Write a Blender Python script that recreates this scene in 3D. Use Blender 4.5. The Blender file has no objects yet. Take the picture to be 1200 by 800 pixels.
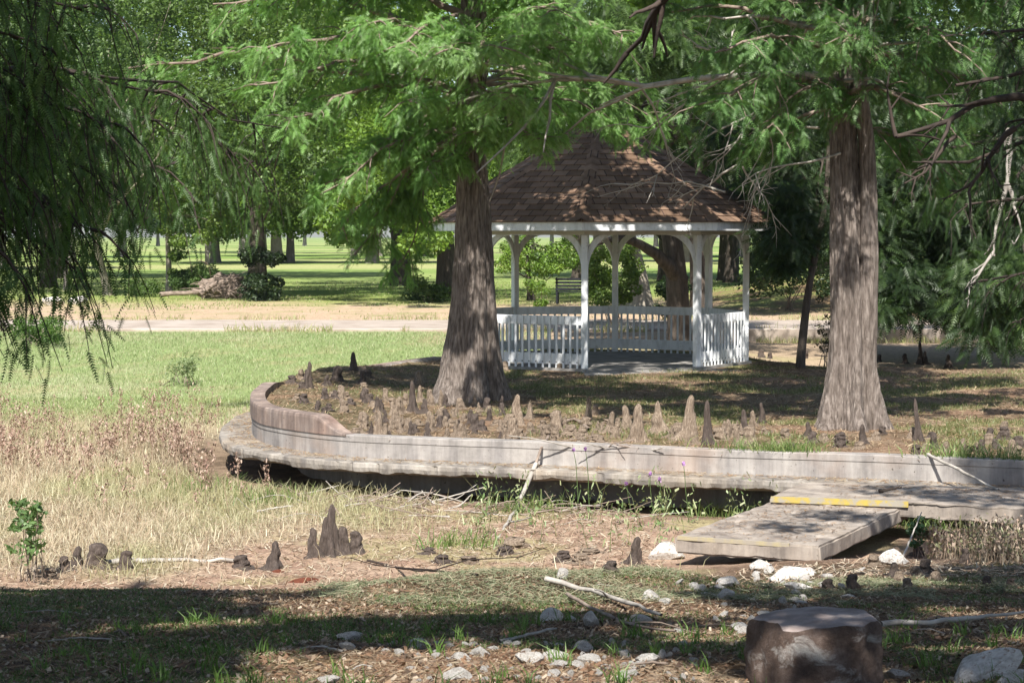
import bpy, bmesh, math
import numpy as np
from mathutils import Vector, Matrix, noise as mnoise

SC = bpy.context.scene
COL = SC.collection
rad = math.radians
F_PX, HOR = 2400.0, 276.0          # focal length and horizon row in the photograph's pixels
PITCH = math.atan((400-HOR)/F_PX)
EYE = 1.6

# ---------------------------------------------------------------- camera
cd = bpy.data.cameras.new('camera')
cam = bpy.data.objects.new('camera', cd); COL.objects.link(cam)
cam.location = (0, 0, EYE); cam.rotation_euler = (rad(90)-PITCH, 0, 0)
cd.sensor_width = 36; cd.lens = 36*F_PX/1200; cd.clip_start = .1; cd.clip_end = 5000
cd.dof.use_dof = True; cd.dof.focus_distance = 31; cd.dof.aperture_fstop = 20
SC.camera = cam
# ---------------------------------------------------------------- light
SUN_EL, SUN_AZ = 48, -6            # azimuth: degrees towards the left of straight behind the camera
w = bpy.data.worlds.new('World'); SC.world = w; w.use_nodes = True
nt = w.node_tree; bg = nt.nodes['Background']
sky = nt.nodes.new('ShaderNodeTexSky'); sky.sky_type = 'NISHITA'; sky.sun_disc = False
sky.sun_elevation = rad(SUN_EL); sky.sun_rotation = rad(180-SUN_AZ)
nt.links.new(sky.outputs[0], bg.inputs[0]); bg.inputs[1].default_value = .08
sd = bpy.data.lights.new('sun', 'SUN'); sd.energy = 5.0; sd.angle = rad(.55); sd.color = (1, .97, .91)
sun = bpy.data.objects.new('sun', sd); COL.objects.link(sun); sun.location = (-5, -20, 40)
ldir = Vector((-math.sin(rad(SUN_AZ))*math.cos(rad(SUN_EL)), math.cos(rad(SUN_AZ))*math.cos(rad(SUN_EL)), -math.sin(rad(SUN_EL))))
sun.rotation_euler = ldir.to_track_quat('-Z', 'Y').to_euler()
vs = SC.view_settings; vs.view_transform = 'Standard'; vs.look = 'None'; vs.gamma = 1; vs.use_curve_mapping = False
vs.exposure = 1.0
cy = SC.cycles
cy.max_bounces = 6; cy.diffuse_bounces = 3; cy.glossy_bounces = 2; cy.transmission_bounces = 4; cy.transparent_max_bounces = 4
cy.use_denoising = True; cy.caustics_reflective = False; cy.caustics_refractive = False

# ---------------------------------------------------------------- numpy noise
def _h(ix, iy, s):
    h = (ix*374761393 + iy*668265263 + s*1274126177) & 0xffffffff
    h = ((h ^ (h >> 13))*1274126177) & 0xffffffff
    return ((h ^ (h >> 16)) & 0xffff)/65535.0
def vn(x, y, s=0):
    x = np.asarray(x, float); y = np.asarray(y, float)
    ix = np.floor(x).astype(np.int64); iy = np.floor(y).astype(np.int64)
    fx = x-ix; fy = y-iy; fx = fx*fx*(3-2*fx); fy = fy*fy*(3-2*fy)
    a = _h(ix, iy, s); b = _h(ix+1, iy, s); c = _h(ix, iy+1, s); d = _h(ix+1, iy+1, s)
    return (a*(1-fx)+b*fx)*(1-fy)+(c*(1-fx)+d*fx)*fy
def fbm(x, y, s=0, o=3):
    r = 0; a = .5; t = 0
    x = np.asarray(x, float); y = np.asarray(y, float)
    for i in range(o):
        r = r+a*vn(x, y, s+i*17); t += a; a *= .5; x = x*2.03+5.1; y = y*2.03+3.7
    return r/t
def ss(a, b, x):
    t = np.clip((np.asarray(x, float)-a)/(b-a), 0, 1); return t*t*(3-2*t)
def lerp(a, b, t): return a+(b-a)*t

# ---------------------------------------------------------------- mesh + object helpers
def npmesh(name, V, F, col=None, smooth=False, uv=None):
    V = np.asarray(V, np.float32); F = np.asarray(F, np.int32); n, k = F.shape
    me = bpy.data.meshes.new(name)
    me.vertices.add(len(V)); me.vertices.foreach_set('co', V.ravel())
    me.loops.add(n*k); me.loops.foreach_set('vertex_index', F.ravel())
    me.polygons.add(n); me.polygons.foreach_set('loop_start', np.arange(n, dtype=np.int32)*k)
    me.polygons.foreach_set('use_smooth', np.full(n, bool(smooth)))
    me.update(calc_edges=True)
    if col is not None:
        ca = me.color_attributes.new('Col', 'FLOAT_COLOR', 'POINT')
        c4 = np.ones((len(V), 4), np.float32); c4[:, :3] = col; ca.data.foreach_set('color', c4.ravel())
    if uv is not None:
        u = me.uv_layers.new(name='UVMap'); u.data.foreach_set('uv', np.asarray(uv, np.float32).ravel())
    return me
def setp(o, label=None, cat=None, group=None, kind=None):
    if label: o['label'] = label
    if cat: o['category'] = cat
    if group: o['group'] = group
    if kind: o['kind'] = kind
    return o
def obj(name, me, mat=None, parent=None, loc=None, **kw):
    o = bpy.data.objects.new(name, me); COL.objects.link(o)
    if mat is not None and me is not None and not me.materials: me.materials.append(mat)
    if parent is not None: o.parent = parent
    if loc is not None: o.location = loc
    return setp(o, **kw)
def empty(name, loc, **kw):
    o = bpy.data.objects.new(name, None); COL.objects.link(o); o.location = [float(q) for q in loc]
    return setp(o, **kw)
def wobj(name, V, F, mat, loc, parent=None, col=None, smooth=False, uv=None, **kw):
    """mesh given in world space; its origin goes to loc (top level) or to its parent's base"""
    loc = np.asarray(loc, float)
    me = npmesh(name, np.asarray(V)-loc, F, col, smooth, uv)
    return obj(name, me, mat, parent, None if parent is not None else tuple(loc), **kw)
def copy_tree(o, parent=None):
    c = o.copy(); COL.objects.link(c)
    if parent is not None: c.parent = parent
    for ch in list(o.children): copy_tree(ch, c)
    return c
def join(parts):
    Vs, Fs, off = [], [], 0
    for V, F in parts:
        Vs.append(V); Fs.append(np.asarray(F)+off); off += len(V)
    return np.concatenate(Vs), np.concatenate(Fs)
def box(x0, x1, y0, y1, z0, z1):
    V = np.array([(x, y, z) for z in (z0, z1) for x, y in ((x0, y0), (x1, y0), (x1, y1), (x0, y1))], float)
    F = np.array([(3, 2, 1, 0), (4, 5, 6, 7), (0, 1, 5, 4), (1, 2, 6, 5), (2, 3, 7, 6), (3, 0, 4, 7)])
    return V, F
def bbox_obj(parts, name, mat, parent, bev=.006, **kw):
    V, F = join(parts)
    me = npmesh(name, V, F); o = obj(name, me, mat, parent, **kw)
    if bev:
        m = o.modifiers.new('bevel', 'BEVEL'); m.width = bev; m.segments = 1; m.limit_method = 'ANGLE'
    return o
def tube(P, R, n=6, cap=True):
    P = np.asarray(P, float); m = len(P); R = np.broadcast_to(np.asarray(R, float), (m,))
    T = np.gradient(P, axis=0); T /= np.linalg.norm(T, axis=1, keepdims=True)+1e-9
    ref = np.array([0, 0, 1.]) if abs(T[:, 2]).mean() < .8 else np.array([1., 0, 0])
    A = np.cross(T, ref); A /= np.linalg.norm(A, axis=1, keepdims=True)+1e-9
    B = np.cross(T, A)
    th = np.arange(n)*2*np.pi/n
    V = P[:, None]+R[:, None, None]*(A[:, None]*np.cos(th)[None, :, None]+B[:, None]*np.sin(th)[None, :, None])
    i = np.arange(m-1)[:, None]*n; j = np.arange(n)[None]; k = (j+1) % n
    F = np.stack([i+j, i+k, i+n+k, i+n+j], -1).reshape(-1, 4)
    return V.reshape(-1, 3), F
def sweep(path, prof, closed=True):
    """path (N,2); prof (N,M,2) of (offset along the left normal, z)"""
    path = np.asarray(path, float); N, M = prof.shape[:2]
    T = np.gradient(path, axis=0); T /= np.linalg.norm(T, axis=1, keepdims=True)
    Nn = np.stack([T[:, 1], -T[:, 0]], 1)         # right-hand normal
    V = np.zeros((N, M, 3)); V[:, :, :2] = path[:, None]+Nn[:, None]*prof[:, :, :1]; V[:, :, 2] = prof[:, :, 1]
    i = np.arange(N-1)[:, None]*M; j = np.arange(M if closed else M-1)[None]; k = (j+1) % M
    F = np.stack([i+j, i+k, i+M+k, i+M+j], -1).reshape(-1, 4)
    if closed:                                     # end caps as quads/fans
        caps = []
        for b in (0, (N-1)*M):
            for q in range(1, M-1, 2): caps.append((b, b+q, b+q+1, b+min(q+2, M-1)) if q+2 <= M-1 else (b, b+q, b+q+1, b+q+1))
        caps = [c for c in caps if len(set(c)) == 4]
        if caps: F = np.concatenate([F, np.array(caps)])
    return V.reshape(-1, 3), F
def resample(pts, n):
    pts = np.asarray(pts, float); m = len(pts)
    # Catmull-Rom through the points, then even spacing
    P = np.vstack([2*pts[0]-pts[1], pts, 2*pts[-1]-pts[-2]]); out = []
    for i in range(m-1):
        p0, p1, p2, p3 = P[i:i+4]
        t = np.linspace(0, 1, 20, endpoint=False)[:, None]
        out.append(.5*(2*p1+(p2-p0)*t+(2*p0-5*p1+4*p2-p3)*t*t+(3*p1-p0-3*p2+p3)*t**3))
    out = np.vstack(out+[pts[-1:]])
    d = np.r_[0, np.cumsum(np.linalg.norm(np.diff(out, axis=0), axis=1))]
    s = np.linspace(0, d[-1], n)
    return np.stack([np.interp(s, d, out[:, c]) for c in range(out.shape[1])], 1)

# ---------------------------------------------------------------- materials
def newmat(name):
    m = bpy.data.materials.new(name); m.use_nodes = True
    nt = m.node_tree; return m, nt, nt.nodes['Principled BSDF'], nt.nodes.new, nt.links.new
def ramp(nt, fac, stops):
    r = nt.nodes.new('ShaderNodeValToRGB'); e = r.color_ramp.elements
    while len(e) < len(stops): e.new(.5)
    for q, (p, c) in zip(e, stops): q.position = p; q.color = (*c, 1)
    nt.links.new(fac, r.inputs[0]); return r.outputs[0]
def coords(nt, scale=(1, 1, 1), kind='Object'):
    tc = nt.nodes.new('ShaderNodeTexCoord'); mp = nt.nodes.new('ShaderNodeMapping'); mp.inputs['Scale'].default_value = scale
    nt.links.new(tc.outputs[kind], mp.inputs[0]); return mp.outputs[0]
def ntex(nt, co, scale, detail=5, rough=.6, dist=0):
    n = nt.nodes.new('ShaderNodeTexNoise'); n.inputs['Scale'].default_value = scale; n.inputs['Detail'].default_value = detail
    n.inputs['Roughness'].default_value = rough; n.inputs['Distortion'].default_value = dist
    nt.links.new(co, n.inputs['Vector']); return n.outputs['Fac']
def mixc(nt, a, b, fac, mode='MIX'):
    m = nt.nodes.new('ShaderNodeMix'); m.data_type = 'RGBA'; m.blend_type = mode
    for s, v in ((0, fac), (6, a), (7, b)):
        if isinstance(v, (int, float)): m.inputs[s].default_value = v
        elif isinstance(v, tuple): m.inputs[s].default_value = (*v, 1)
        else: nt.links.new(v, m.inputs[s])
    return m.outputs[2]
def bump(nt, h, strength, dist, bs):
    b = nt.nodes.new('ShaderNodeBump'); b.inputs['Strength'].default_value = strength; b.inputs['Distance'].default_value = dist
    nt.links.new(h, b.inputs['Height']); nt.links.new(b.outputs[0], bs.inputs['Normal'])
def attr(nt):
    a = nt.nodes.new('ShaderNodeAttribute'); a.attribute_name = 'Col'; return a.outputs['Color']
def mat_leaf(name, trans=.4, tint=(1.15, 1.18, .58)):
    m, nt, bs, N, L = newmat(name)
    c = attr(nt)
    d = N('ShaderNodeBsdfDiffuse'); L(c, d.inputs[0])
    t = N('ShaderNodeBsdfTranslucent'); L(mixc(nt, c, tint, 1.0, 'MULTIPLY'), t.inputs[0])
    g = N('ShaderNodeBsdfGlossy'); g.inputs['Roughness'].default_value = .5; g.inputs[0].default_value = (.6, .65, .55, 1)
    x = N('ShaderNodeMixShader'); x.inputs[0].default_value = trans; L(d.outputs[0], x.inputs[1]); L(t.outputs[0], x.inputs[2])
    y = N('ShaderNodeMixShader'); y.inputs[0].default_value = .05; L(x.outputs[0], y.inputs[1]); L(g.outputs[0], y.inputs[2])
    nt.nodes.remove(bs); L(y.outputs[0], nt.nodes['Material Output'].inputs[0]); return m
def mat_noise(name, stops, scale=4, stretch=(1, 1, 1), rough=.9, bstr=.5, bdist=.02, bscale=None, bstretch=None, detail=6, kind='Object', speck=None):
    m, nt, bs, N, L = newmat(name)
    co = coords(nt, stretch, kind); f = ntex(nt, co, scale, detail)
    c = ramp(nt, f, stops)
    if speck:
        sc, col, lo, hi = speck
        f2 = ntex(nt, coords(nt, (1, 1, 1), kind), sc, 3, .7)
        r = ramp(nt, f2, [(lo, (0, 0, 0)), (hi, (1, 1, 1))]); c = mixc(nt, c, col, r)
    L(c, bs.inputs['Base Color']); bs.inputs['Roughness'].default_value = rough; bs.inputs['Specular IOR Level'].default_value = .25
    if bstr:
        f3 = ntex(nt, coords(nt, bstretch or stretch, kind), bscale or scale*2.5, 6, .65); bump(nt, f3, bstr, bdist, bs)
    return m
def mat_ground(name):
    m, nt, bs, N, L = newmat(name)
    c = attr(nt); co = coords(nt)
    f = ntex(nt, co, 9, 6, .7); v = ramp(nt, f, [(.3, (.62, .60, .58)), (.5, (1, 1, 1)), (.72, (1.3, 1.3, 1.25))])
    c = mixc(nt, c, v, 1.0, 'MULTIPLY')
    f2 = ntex(nt, co, 55, 3, .7); v2 = ramp(nt, f2, [(.36, (.6, .57, .52)), (.5, (1, 1, 1)), (.68, (1.35, 1.3, 1.2))])
    c = mixc(nt, c, v2, .75, 'MULTIPLY')
    L(c, bs.inputs['Base Color']); bs.inputs['Roughness'].default_value = .95; bs.inputs['Specular IOR Level'].default_value = .1
    bump(nt, ntex(nt, co, 22, 8, .75), .8, .05, bs); return m
M = {}
M['ground'] = mat_ground('ground')
M['grass'] = mat_leaf('grass', .3)
M['straw'] = mat_leaf('straw', .25, (1.1, 1.05, .8))
M['leaf'] = mat_leaf('leaf', .45)
M['needle'] = mat_leaf('needle', .45, (1.1, 1.18, .6))
M['cypress_bark'] = mat_noise('cypress_bark', [(.34, (.085, .066, .054)), (.5, (.185, .150, .128)), (.66, (.30, .252, .22))], 9, (3.2, 3.2, .55), bstr=1.0, bdist=.06, bscale=11, bstretch=(3.2, 3.2, .22), detail=10)
M['oak_bark'] = mat_noise('oak_bark', [(.3, (.035, .028, .023)), (.7, (.11, .088, .07))], 5, (2.5, 2.5, .6), bstr=.9, bdist=.04)
M['pale_bark'] = mat_noise('pale_bark', [(.3, (.20, .17, .13)), (.7, (.40, .35, .28))], 5, (2, 2, .7), bstr=.6, bdist=.02)
M['far_bark'] = mat_noise('far_bark', [(.3, (.13, .115, .10)), (.7, (.24, .21, .19))], 4, (2, 2, .6), bstr=.5, bdist=.03)
M['dead_wood'] = mat_noise('dead_wood', [(.3, (.21, .185, .16)), (.7, (.46, .42, .37))], 7, (1, 1, 1), bstr=.6, bdist=.01)
M['live_limb'] = mat_noise('live_limb', [(.3, (.11, .08, .062)), (.7, (.30, .235, .19))], 6, (1, 1, 1), bstr=.7, bdist=.015)
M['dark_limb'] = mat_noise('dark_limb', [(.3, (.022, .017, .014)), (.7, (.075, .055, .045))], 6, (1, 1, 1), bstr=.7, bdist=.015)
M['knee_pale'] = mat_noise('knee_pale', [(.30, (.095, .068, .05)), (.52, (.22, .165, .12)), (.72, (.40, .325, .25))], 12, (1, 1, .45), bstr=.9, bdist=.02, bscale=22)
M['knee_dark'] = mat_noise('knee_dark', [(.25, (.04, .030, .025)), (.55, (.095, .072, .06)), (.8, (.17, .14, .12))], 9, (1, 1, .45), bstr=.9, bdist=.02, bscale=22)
M['rock'] = mat_noise('rock', [(.3, (.34, .305, .265)), (.5, (.57, .535, .49)), (.72, (.74, .71, .67))], 9, bstr=1, bdist=.02, bscale=24, speck=(10, (.24, .155, .10), .53, .70))
M['red_wood'] = mat_noise('red_wood', [(.3, (.07, .022, .013)), (.7, (.24, .075, .04))], 16, (1, 1, 3), bstr=.8, bdist=.02)
M['asphalt'] = mat_noise('path_concrete', [(.3, (.27, .215, .175)), (.5, (.36, .30, .25)), (.72, (.44, .375, .32))], 1.2, bstr=.3, bdist=.01, bscale=40)
M['shrub_soil'] = mat_noise('soil', [(.3, (.05, .036, .026)), (.7, (.13, .095, .07))], 7, bstr=.7)
def mat_concrete(name, lo, mid, hi, streak=.55, pit=True, warm=(.34, .22, .15)):
    m, nt, bs, N, L = newmat(name)
    co = coords(nt)
    c = ramp(nt, ntex(nt, co, 2.2, 8, .7), [(.28, lo), (.5, mid), (.74, hi)])
    # rain streaks and lichen: tall narrow stains that belong to the wall
    st = ramp(nt, ntex(nt, coords(nt, (2.6, 2.6, .22)), 1.6, 5, .7), [(.38, (1-streak, 1-streak, 1-streak*.95)), (.62, (1, 1, 1))])
    c = mixc(nt, c, st, 1.0, 'MULTIPLY')
    wv = ramp(nt, ntex(nt, co, .7, 4, .6), [(.56, (0, 0, 0)), (.78, (.55, .55, .55))]); c = mixc(nt, c, warm, wv)
    if pit:
        pf = ramp(nt, ntex(nt, co, 30, 2, .5), [(.70, (1, 1, 1)), (.76, (.35, .33, .30))]); c = mixc(nt, c, pf, 1.0, 'MULTIPLY')
    L(c, bs.inputs['Base Color']); bs.inputs['Roughness'].default_value = .92; bs.inputs['Specular IOR Level'].default_value = .2
    bump(nt, ntex(nt, co, 18, 8, .7), .35, .012, bs); return m
M['wall'] = mat_concrete('wall_concrete', (.22, .20, .18), (.34, .31, .285), (.45, .42, .385), streak=.38)
M['parapet'] = mat_concrete('parapet_concrete', (.19, .14, .115), (.31, .235, .195), (.42, .345, .295), warm=(.30, .15, .10))
M['ledge'] = mat_concrete('ledge_concrete', (.19, .165, .14), (.31, .275, .235), (.43, .395, .35), streak=.5, warm=(.32, .23, .14))
M['slab'] = mat_concrete('slab_concrete', (.18, .15, .125), (.325, .275, .23), (.45, .39, .33), streak=.4, warm=(.40, .31, .22))
M['yellow'] = mat_noise('worn_yellow_paint', [(.40, (.29, .26, .21)), (.50, (.36, .28, .09)), (.62, (.42, .31, .06)), (.8, (.34, .28, .15))], 9, bstr=.3, bdist=.005)
M['white'] = mat_noise('white_paint', [(.30, (.52, .52, .505)), (.5, (.70, .705, .71)), (.7, (.77, .77, .77))], 4, (2, 2, .5), rough=.6, bstr=.35, bdist=.004, bscale=40, bstretch=(1, 1, .15), speck=(11, (.40, .385, .35), .60, .78))
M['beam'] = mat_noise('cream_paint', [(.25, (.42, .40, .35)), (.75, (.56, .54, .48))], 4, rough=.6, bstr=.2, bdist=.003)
M['floor'] = mat_noise('gazebo_floor', [(.3, (.17, .155, .14)), (.7, (.33, .31, .285))], 3, bstr=.4, bdist=.01, bscale=20)
M['bolt'] = mat_noise('bolt', [(.3, (.04, .04, .04)), (.7, (.09, .08, .08))], 20, rough=.5, bstr=0)
def mat_stone():
    m, nt, bs, N, L = newmat('stone_face')
    co = coords(nt)
    c = ramp(nt, ntex(nt, co, 7, 8, .75), [(.32, (.045, .028, .022)), (.5, (.135, .09, .07)), (.70, (.29, .215, .18))])
    w = ramp(nt, ntex(nt, coords(nt, (1, 1, 1.6)), 5.2, 6, .7, .6), [(.55, (0, 0, 0)), (.66, (.85, .85, .85))]); c = mixc(nt, c, (.56, .52, .48), w)
    o = ramp(nt, ntex(nt, coords(nt, (1, 1, 1)), 3.1, 4, .6), [(.60, (0, 0, 0)), (.72, (.6, .6, .6))]); c = mixc(nt, c, (.36, .215, .11), o)
    L(c, bs.inputs['Base Color']); bs.inputs['Roughness'].default_value = .85; bs.inputs['Specular IOR Level'].default_value = .3
    bump(nt, ntex(nt, co, 20, 10, .8), 1.0, .045, bs); return m
M['stone'] = mat_stone()
M['yellow_faded'] = mat_noise('faded_yellow_paint', [(.42, (.29, .25, .20)), (.60, (.34, .285, .17)), (.75, (.38, .31, .13))], 9, bstr=.3, bdist=.005)
M['stone_top'] = mat_noise('stone_top', [(.3, (.17, .13, .115)), (.5, (.28, .225, .205)), (.7, (.39, .33, .305))], 8, rough=.8, bstr=.9, bdist=.012, bscale=26)
def mat_shingle():
    m, nt, bs, N, L = newmat('shingle')
    tc = N('ShaderNodeTexCoord'); b = N('ShaderNodeTexBrick')
    L(tc.outputs['UV'], b.inputs['Vector']); b.offset = .5
    b.inputs['Color1'].default_value = (.13, .084, .056, 1); b.inputs['Color2'].default_value = (.25, .165, .115, 1); b.inputs['Mortar'].default_value = (.06, .038, .03, 1)
    b.inputs['Scale'].default_value = 1; b.inputs['Brick Width'].default_value = .31; b.inputs['Row Height'].default_value = 1.0
    b.inputs['Mortar Size'].default_value = .012; b.inputs['Bias'].default_value = -.1
    f = ramp(nt, ntex(nt, coords(nt), 2.5, 6, .7), [(.3, (.72, .70, .68)), (.7, (1.25, 1.22, 1.2))])
    c = mixc(nt, b.outputs['Color'], f, 1.0, 'MULTIPLY')
    L(c, bs.inputs['Base Color']); bs.inputs['Roughness'].default_value = .95; bs.inputs['Specular IOR Level'].default_value = .15
    bump(nt, ntex(nt, coords(nt), 60, 4, .7), .5, .006, bs); return m
M['shingle'] = mat_shingle()
# ================================================================ lie of the land
F_PTS = [(-3.8, 31), (-3.72, 29.2), (-3.46, 27.5), (-3.05, 26.4), (-2.1, 25.25), (-.9, 24.7), (.3, 24.3), (2.5, 23.35), (4.2, 22.8), (5.6, 22.2), (9, 21), (14, 19.4)]
B_PTS = [(-3.8, 31), (-3.72, 33), (-3.3, 36.5), (-2.4, 39.5), (-1.4, 41.8), (0, 44.2), (2, 45), (4.3, 43.6), (5.3, 40.3), (6.6, 38.7), (9.5, 38), (14, 37)]
FP = resample(F_PTS, 240); BP = resample(B_PTS, 240)
POLY = np.vstack([FP, BP[::-1]])
WP = np.vstack([BP[(BP[:, 1] < 41.5) & (BP[:, 0] < -1.2)][::-1][:-1], FP]); WP = resample(WP, 520)
GX, GY, GR, GA = 1.76, 40.5, 2.85, -8.5
def inside(x, y):
    x = np.asarray(x, float); y = np.asarray(y, float); r = np.zeros(np.broadcast(x, y).shape, bool)
    P = POLY; Q = np.roll(P, -1, 0)
    for (x0, y0), (x1, y1) in zip(P, Q):
        if y0 == y1: continue
        c = (y0 > y) != (y1 > y)
        r ^= c & (x < (x1-x0)*(y-y0)/(y1-y0)+x0)
    return r
WS = WP[::8]
def dwall(x, y):
    x = np.asarray(x, float); y = np.asarray(y, float); d = np.full(np.broadcast(x, y).shape, 1e9)
    for a, b in WS: d = np.minimum(d, (x-a)**2+(y-b)**2)
    return np.sqrt(d)
def zi(x, y):
    x = np.asarray(x, float); y = np.asarray(y, float)
    g = ss(2.7, 4.2, np.hypot(x-GX, y-GY))
    return -.9+.16*(1-ss(-3.0, -1.7, x))*(1-ss(36, 40, y))+g*(.09*(fbm(x*1.1, y*1.1, 3)-.42)+.03*(fbm(x*5, y*5, 5)-.5))
def terr(x, y):
    x = np.asarray(x, float); y = np.asarray(y, float)
    fg = -.118*(np.maximum(y, 6)-7.3)+.05*(fbm(x*1.3, y*1.3, 11)-.5)+.03*(fbm(x*6, y*6, 12, 3)-.5)*(1-ss(25, 60, y))
    fg = fg+.13*np.exp(-((x+.1)/.9)**2-((y-12.6)/.8)**2)+.10*np.exp(-((x-.95)/.55)**2-((y-13.3)/.7)**2)
    bed = -1.45+.12*(fbm(x*.5, y*.5, 21)-.5)+.04*(fbm(x*3, y*3, 22)-.5)*(1-ss(25, 60, y))
    L = 1-ss(.4, 3.0, x)
    zl = lerp(fg, bed, ss(13.0, 17.0, y+.5*(fbm(x*.8, y*0, 31)-.5))); zr = lerp(fg, bed, ss(18.0, 19.6, y))
    z = lerp(zr, zl, L)
    z = z-.12*np.exp(-((x-1.14)/.55)**2-((y-7.4)/.45)**2)
    near = (y > 15) & (y < 40)
    dw = np.where(near, dwall(x, y), 9)
    z = z-.15*(1-ss(.5, 1.5, dw))*ss(18, 20, y)*(1-ss(34, 37, y))
    rise = lerp(-1.28, -.98, 1-ss(4, 7, x))
    z = lerp(z, rise, ss(36, 53, y))
    z = lerp(z, -.93, ss(58, 60, y))
    z = z+.03*(fbm(x*.3, y*.3, 41)-.5)*ss(60, 70, y)+1.0*np.exp(-((x-12.5)/5.0)**2-((y-78)/9.0)**2)
    return z
def surf(x, y): return np.where(inside(x, y), zi(x, y), terr(x, y))
_cp, _sp = math.cos(PITCH), math.sin(PITCH)
def ray(px, py):
    a = (px-600)/F_PX; b = (400-py)/F_PX
    return np.array([a, _cp+b*_sp, -_sp+b*_cp])
def at(px, py, Y):
    d = ray(px, py); return np.array([0, 0, EYE])+d*(Y/d[1])
def hit(px, py, y0=6.0, y1=150.0):
    """the point of the ground that the photograph shows at (px, py)"""
    d = ray(px, py); Y = np.geomspace(y0, y1, 1500)
    x = d[0]/d[1]*Y; z = EYE+d[2]/d[1]*Y; s = surf(x, Y)
    i = int(np.argmax(z < s)) or len(Y)-1
    return np.array([x[i], Y[i], s[i]])

# ---------------------------------------------------------------- ground sheet
gx = 1.66*np.sinh(np.linspace(-7.5, 7.5, 430)); gy = 11+6*np.sinh(np.linspace(math.asinh(-30/6), math.asinh(2600/6), 820))
XX, YY = np.meshgrid(gx, gy)
ZZ = terr(XX, YY)
def rgb(*c): return np.array(c, float)
def stonerow(x, Y): return np.exp(-((x-.05)/.95)**4)*np.exp(-((Y-7.75)/.62)**4)
def strawmask(x, Y): return ss(20.0, 22.3, Y+2.6*ss(-1.9, -3.2, x)+2.0*(fbm(x*.6, Y*.6, 98)-.5))*(1-ss(-1.9, -.5, x+.10*(Y-22)))
def ground_col(x, y):
    x = np.asarray(x, float).ravel(); y = np.asarray(y, float).ravel()
    n1 = fbm(x*1.4, y*1.4, 51, 4)[:, None]; n2 = fbm(x*.45, y*.25, 52, 4)[:, None]; n3 = fbm(x*4, y*4, 53, 3)[:, None]; n4 = fbm(x*.9, y*.9, 54, 4)[:, None]
    X = x[:, None]; Y = y[:, None]
    def mx(a, b, t): return a*(1-t)+b*t
    # near bank: needle litter, thin grass, pink dirt, hay on the crest
    c = mx(rgb(.085, .058, .04), rgb(.165, .11, .075), ss(.35, .65, n3))
    c = mx(c, rgb(.075, .10, .035), ss(.46, .6, n1)*.8*(1-ss(11.5, 12.5, Y)*.3))
    row = stonerow(X, Y); dirt = np.maximum(ss(.53, .64, n4)*(1-ss(9.4, 10.4, Y))*.7, row); c = mx(c, mx(rgb(.30, .17, .11), rgb(.42, .31, .23), ss(.4, .6, n3)), dirt*.9)
    hay = ss(.42, .55, n1)*(1-.85*ss(1.3, 2.3, X))*(1-.6*ss(-1.4, -2.2, X))*ss(11.2, 12.4, Y)*(1-ss(14.6, 15.6, Y)); c = mx(c, mx(rgb(.21, .215, .125), rgb(.30, .275, .175), ss(.4, .6, n1)), hay*.85)
    # pond bed: pale pink mud, then straw, then green
    mud = mx(rgb(.34, .225, .165), rgb(.43, .31, .23), ss(.35, .65, n3))
    mud = mx(mud, rgb(.33, .31, .15), ss(.52, .62, n4)*.6)
    cb = mx(c, mud, ss(14.0, 15.2, Y)*(1-ss(.9, 2.0, X))+ss(17, 19, Y)*ss(.9, 2.0, X))
    straw = mx(rgb(.41, .34, .235), rgb(.32, .31, .17), ss(.42, .60, n2)); straw = mx(straw, rgb(.38, .25, .19), ss(.55, .7, n4)*.5)
    cb = mx(cb, straw, strawmask(x, y)[:, None])
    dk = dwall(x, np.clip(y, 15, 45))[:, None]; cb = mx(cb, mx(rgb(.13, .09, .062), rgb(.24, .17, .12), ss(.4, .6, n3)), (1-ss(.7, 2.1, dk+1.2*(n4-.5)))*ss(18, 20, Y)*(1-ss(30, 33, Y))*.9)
    green = mx(rgb(.235, .295, .12), rgb(.32, .335, .18), ss(.4, .62, n2)); green = mx(green, rgb(.36, .31, .17), ss(.58, .70, n1)*.5)
    cb = mx(cb, green, ss(33, 37, Y+6*(n2-.5)))
    tan = mx(rgb(.44, .335, .235), rgb(.33, .31, .15), ss(.5, .65, n1)*.7)
    cb = mx(cb, tan, ss(1.5, 4.5, X)*ss(33, 36, Y)); cb = mx(cb, rgb(.40, .30, .21), ss(49, 52, Y+3*n1)*ss(-3, -1, X))
    # beyond the path
    strip = mx(rgb(.46, .34, .24), rgb(.34, .30, .16), ss(.50, .66, n1)); strip = mx(strip, rgb(.25, .29, .09), ss(72, 82, Y+8*(n2-.5)))
    lawn = mx(rgb(.165, .25, .06), rgb(.26, .32, .11), ss(.3, .7, fbm(x*.02, y*.035, 55, 3)[:, None])); lawn = mx(lawn, rgb(.37, .36, .17), ss(.56, .68, fbm(x*.01, y*.03, 56, 3)[:, None])*.7)
    cb = mx(cb, strip, ss(57, 58, Y)); cb = mx(cb, lawn, ss(80, 92, Y))
    mound = np.exp(-((X-12.5)/6.0)**2-((Y-76)/11.0)**2); cb = mx(cb, mx(rgb(.22, .15, .085), rgb(.20, .22, .07), ss(.45, .6, n1)), ss(.15, .5, mound))
    return np.clip(cb, 0, 1)
ny, nx = XX.shape
i = (np.arange(ny-1)*nx)[:, None]; j = np.arange(nx-1)[None]
GF = np.stack([i+j, i+j+1, i+nx+j+1, i+nx+j], -1).reshape(-1, 4)
obj('ground', npmesh('ground', np.stack([XX, YY, ZZ], -1).reshape(-1, 3), GF, ground_col(XX, YY), True), M['ground'], kind='structure')

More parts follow.
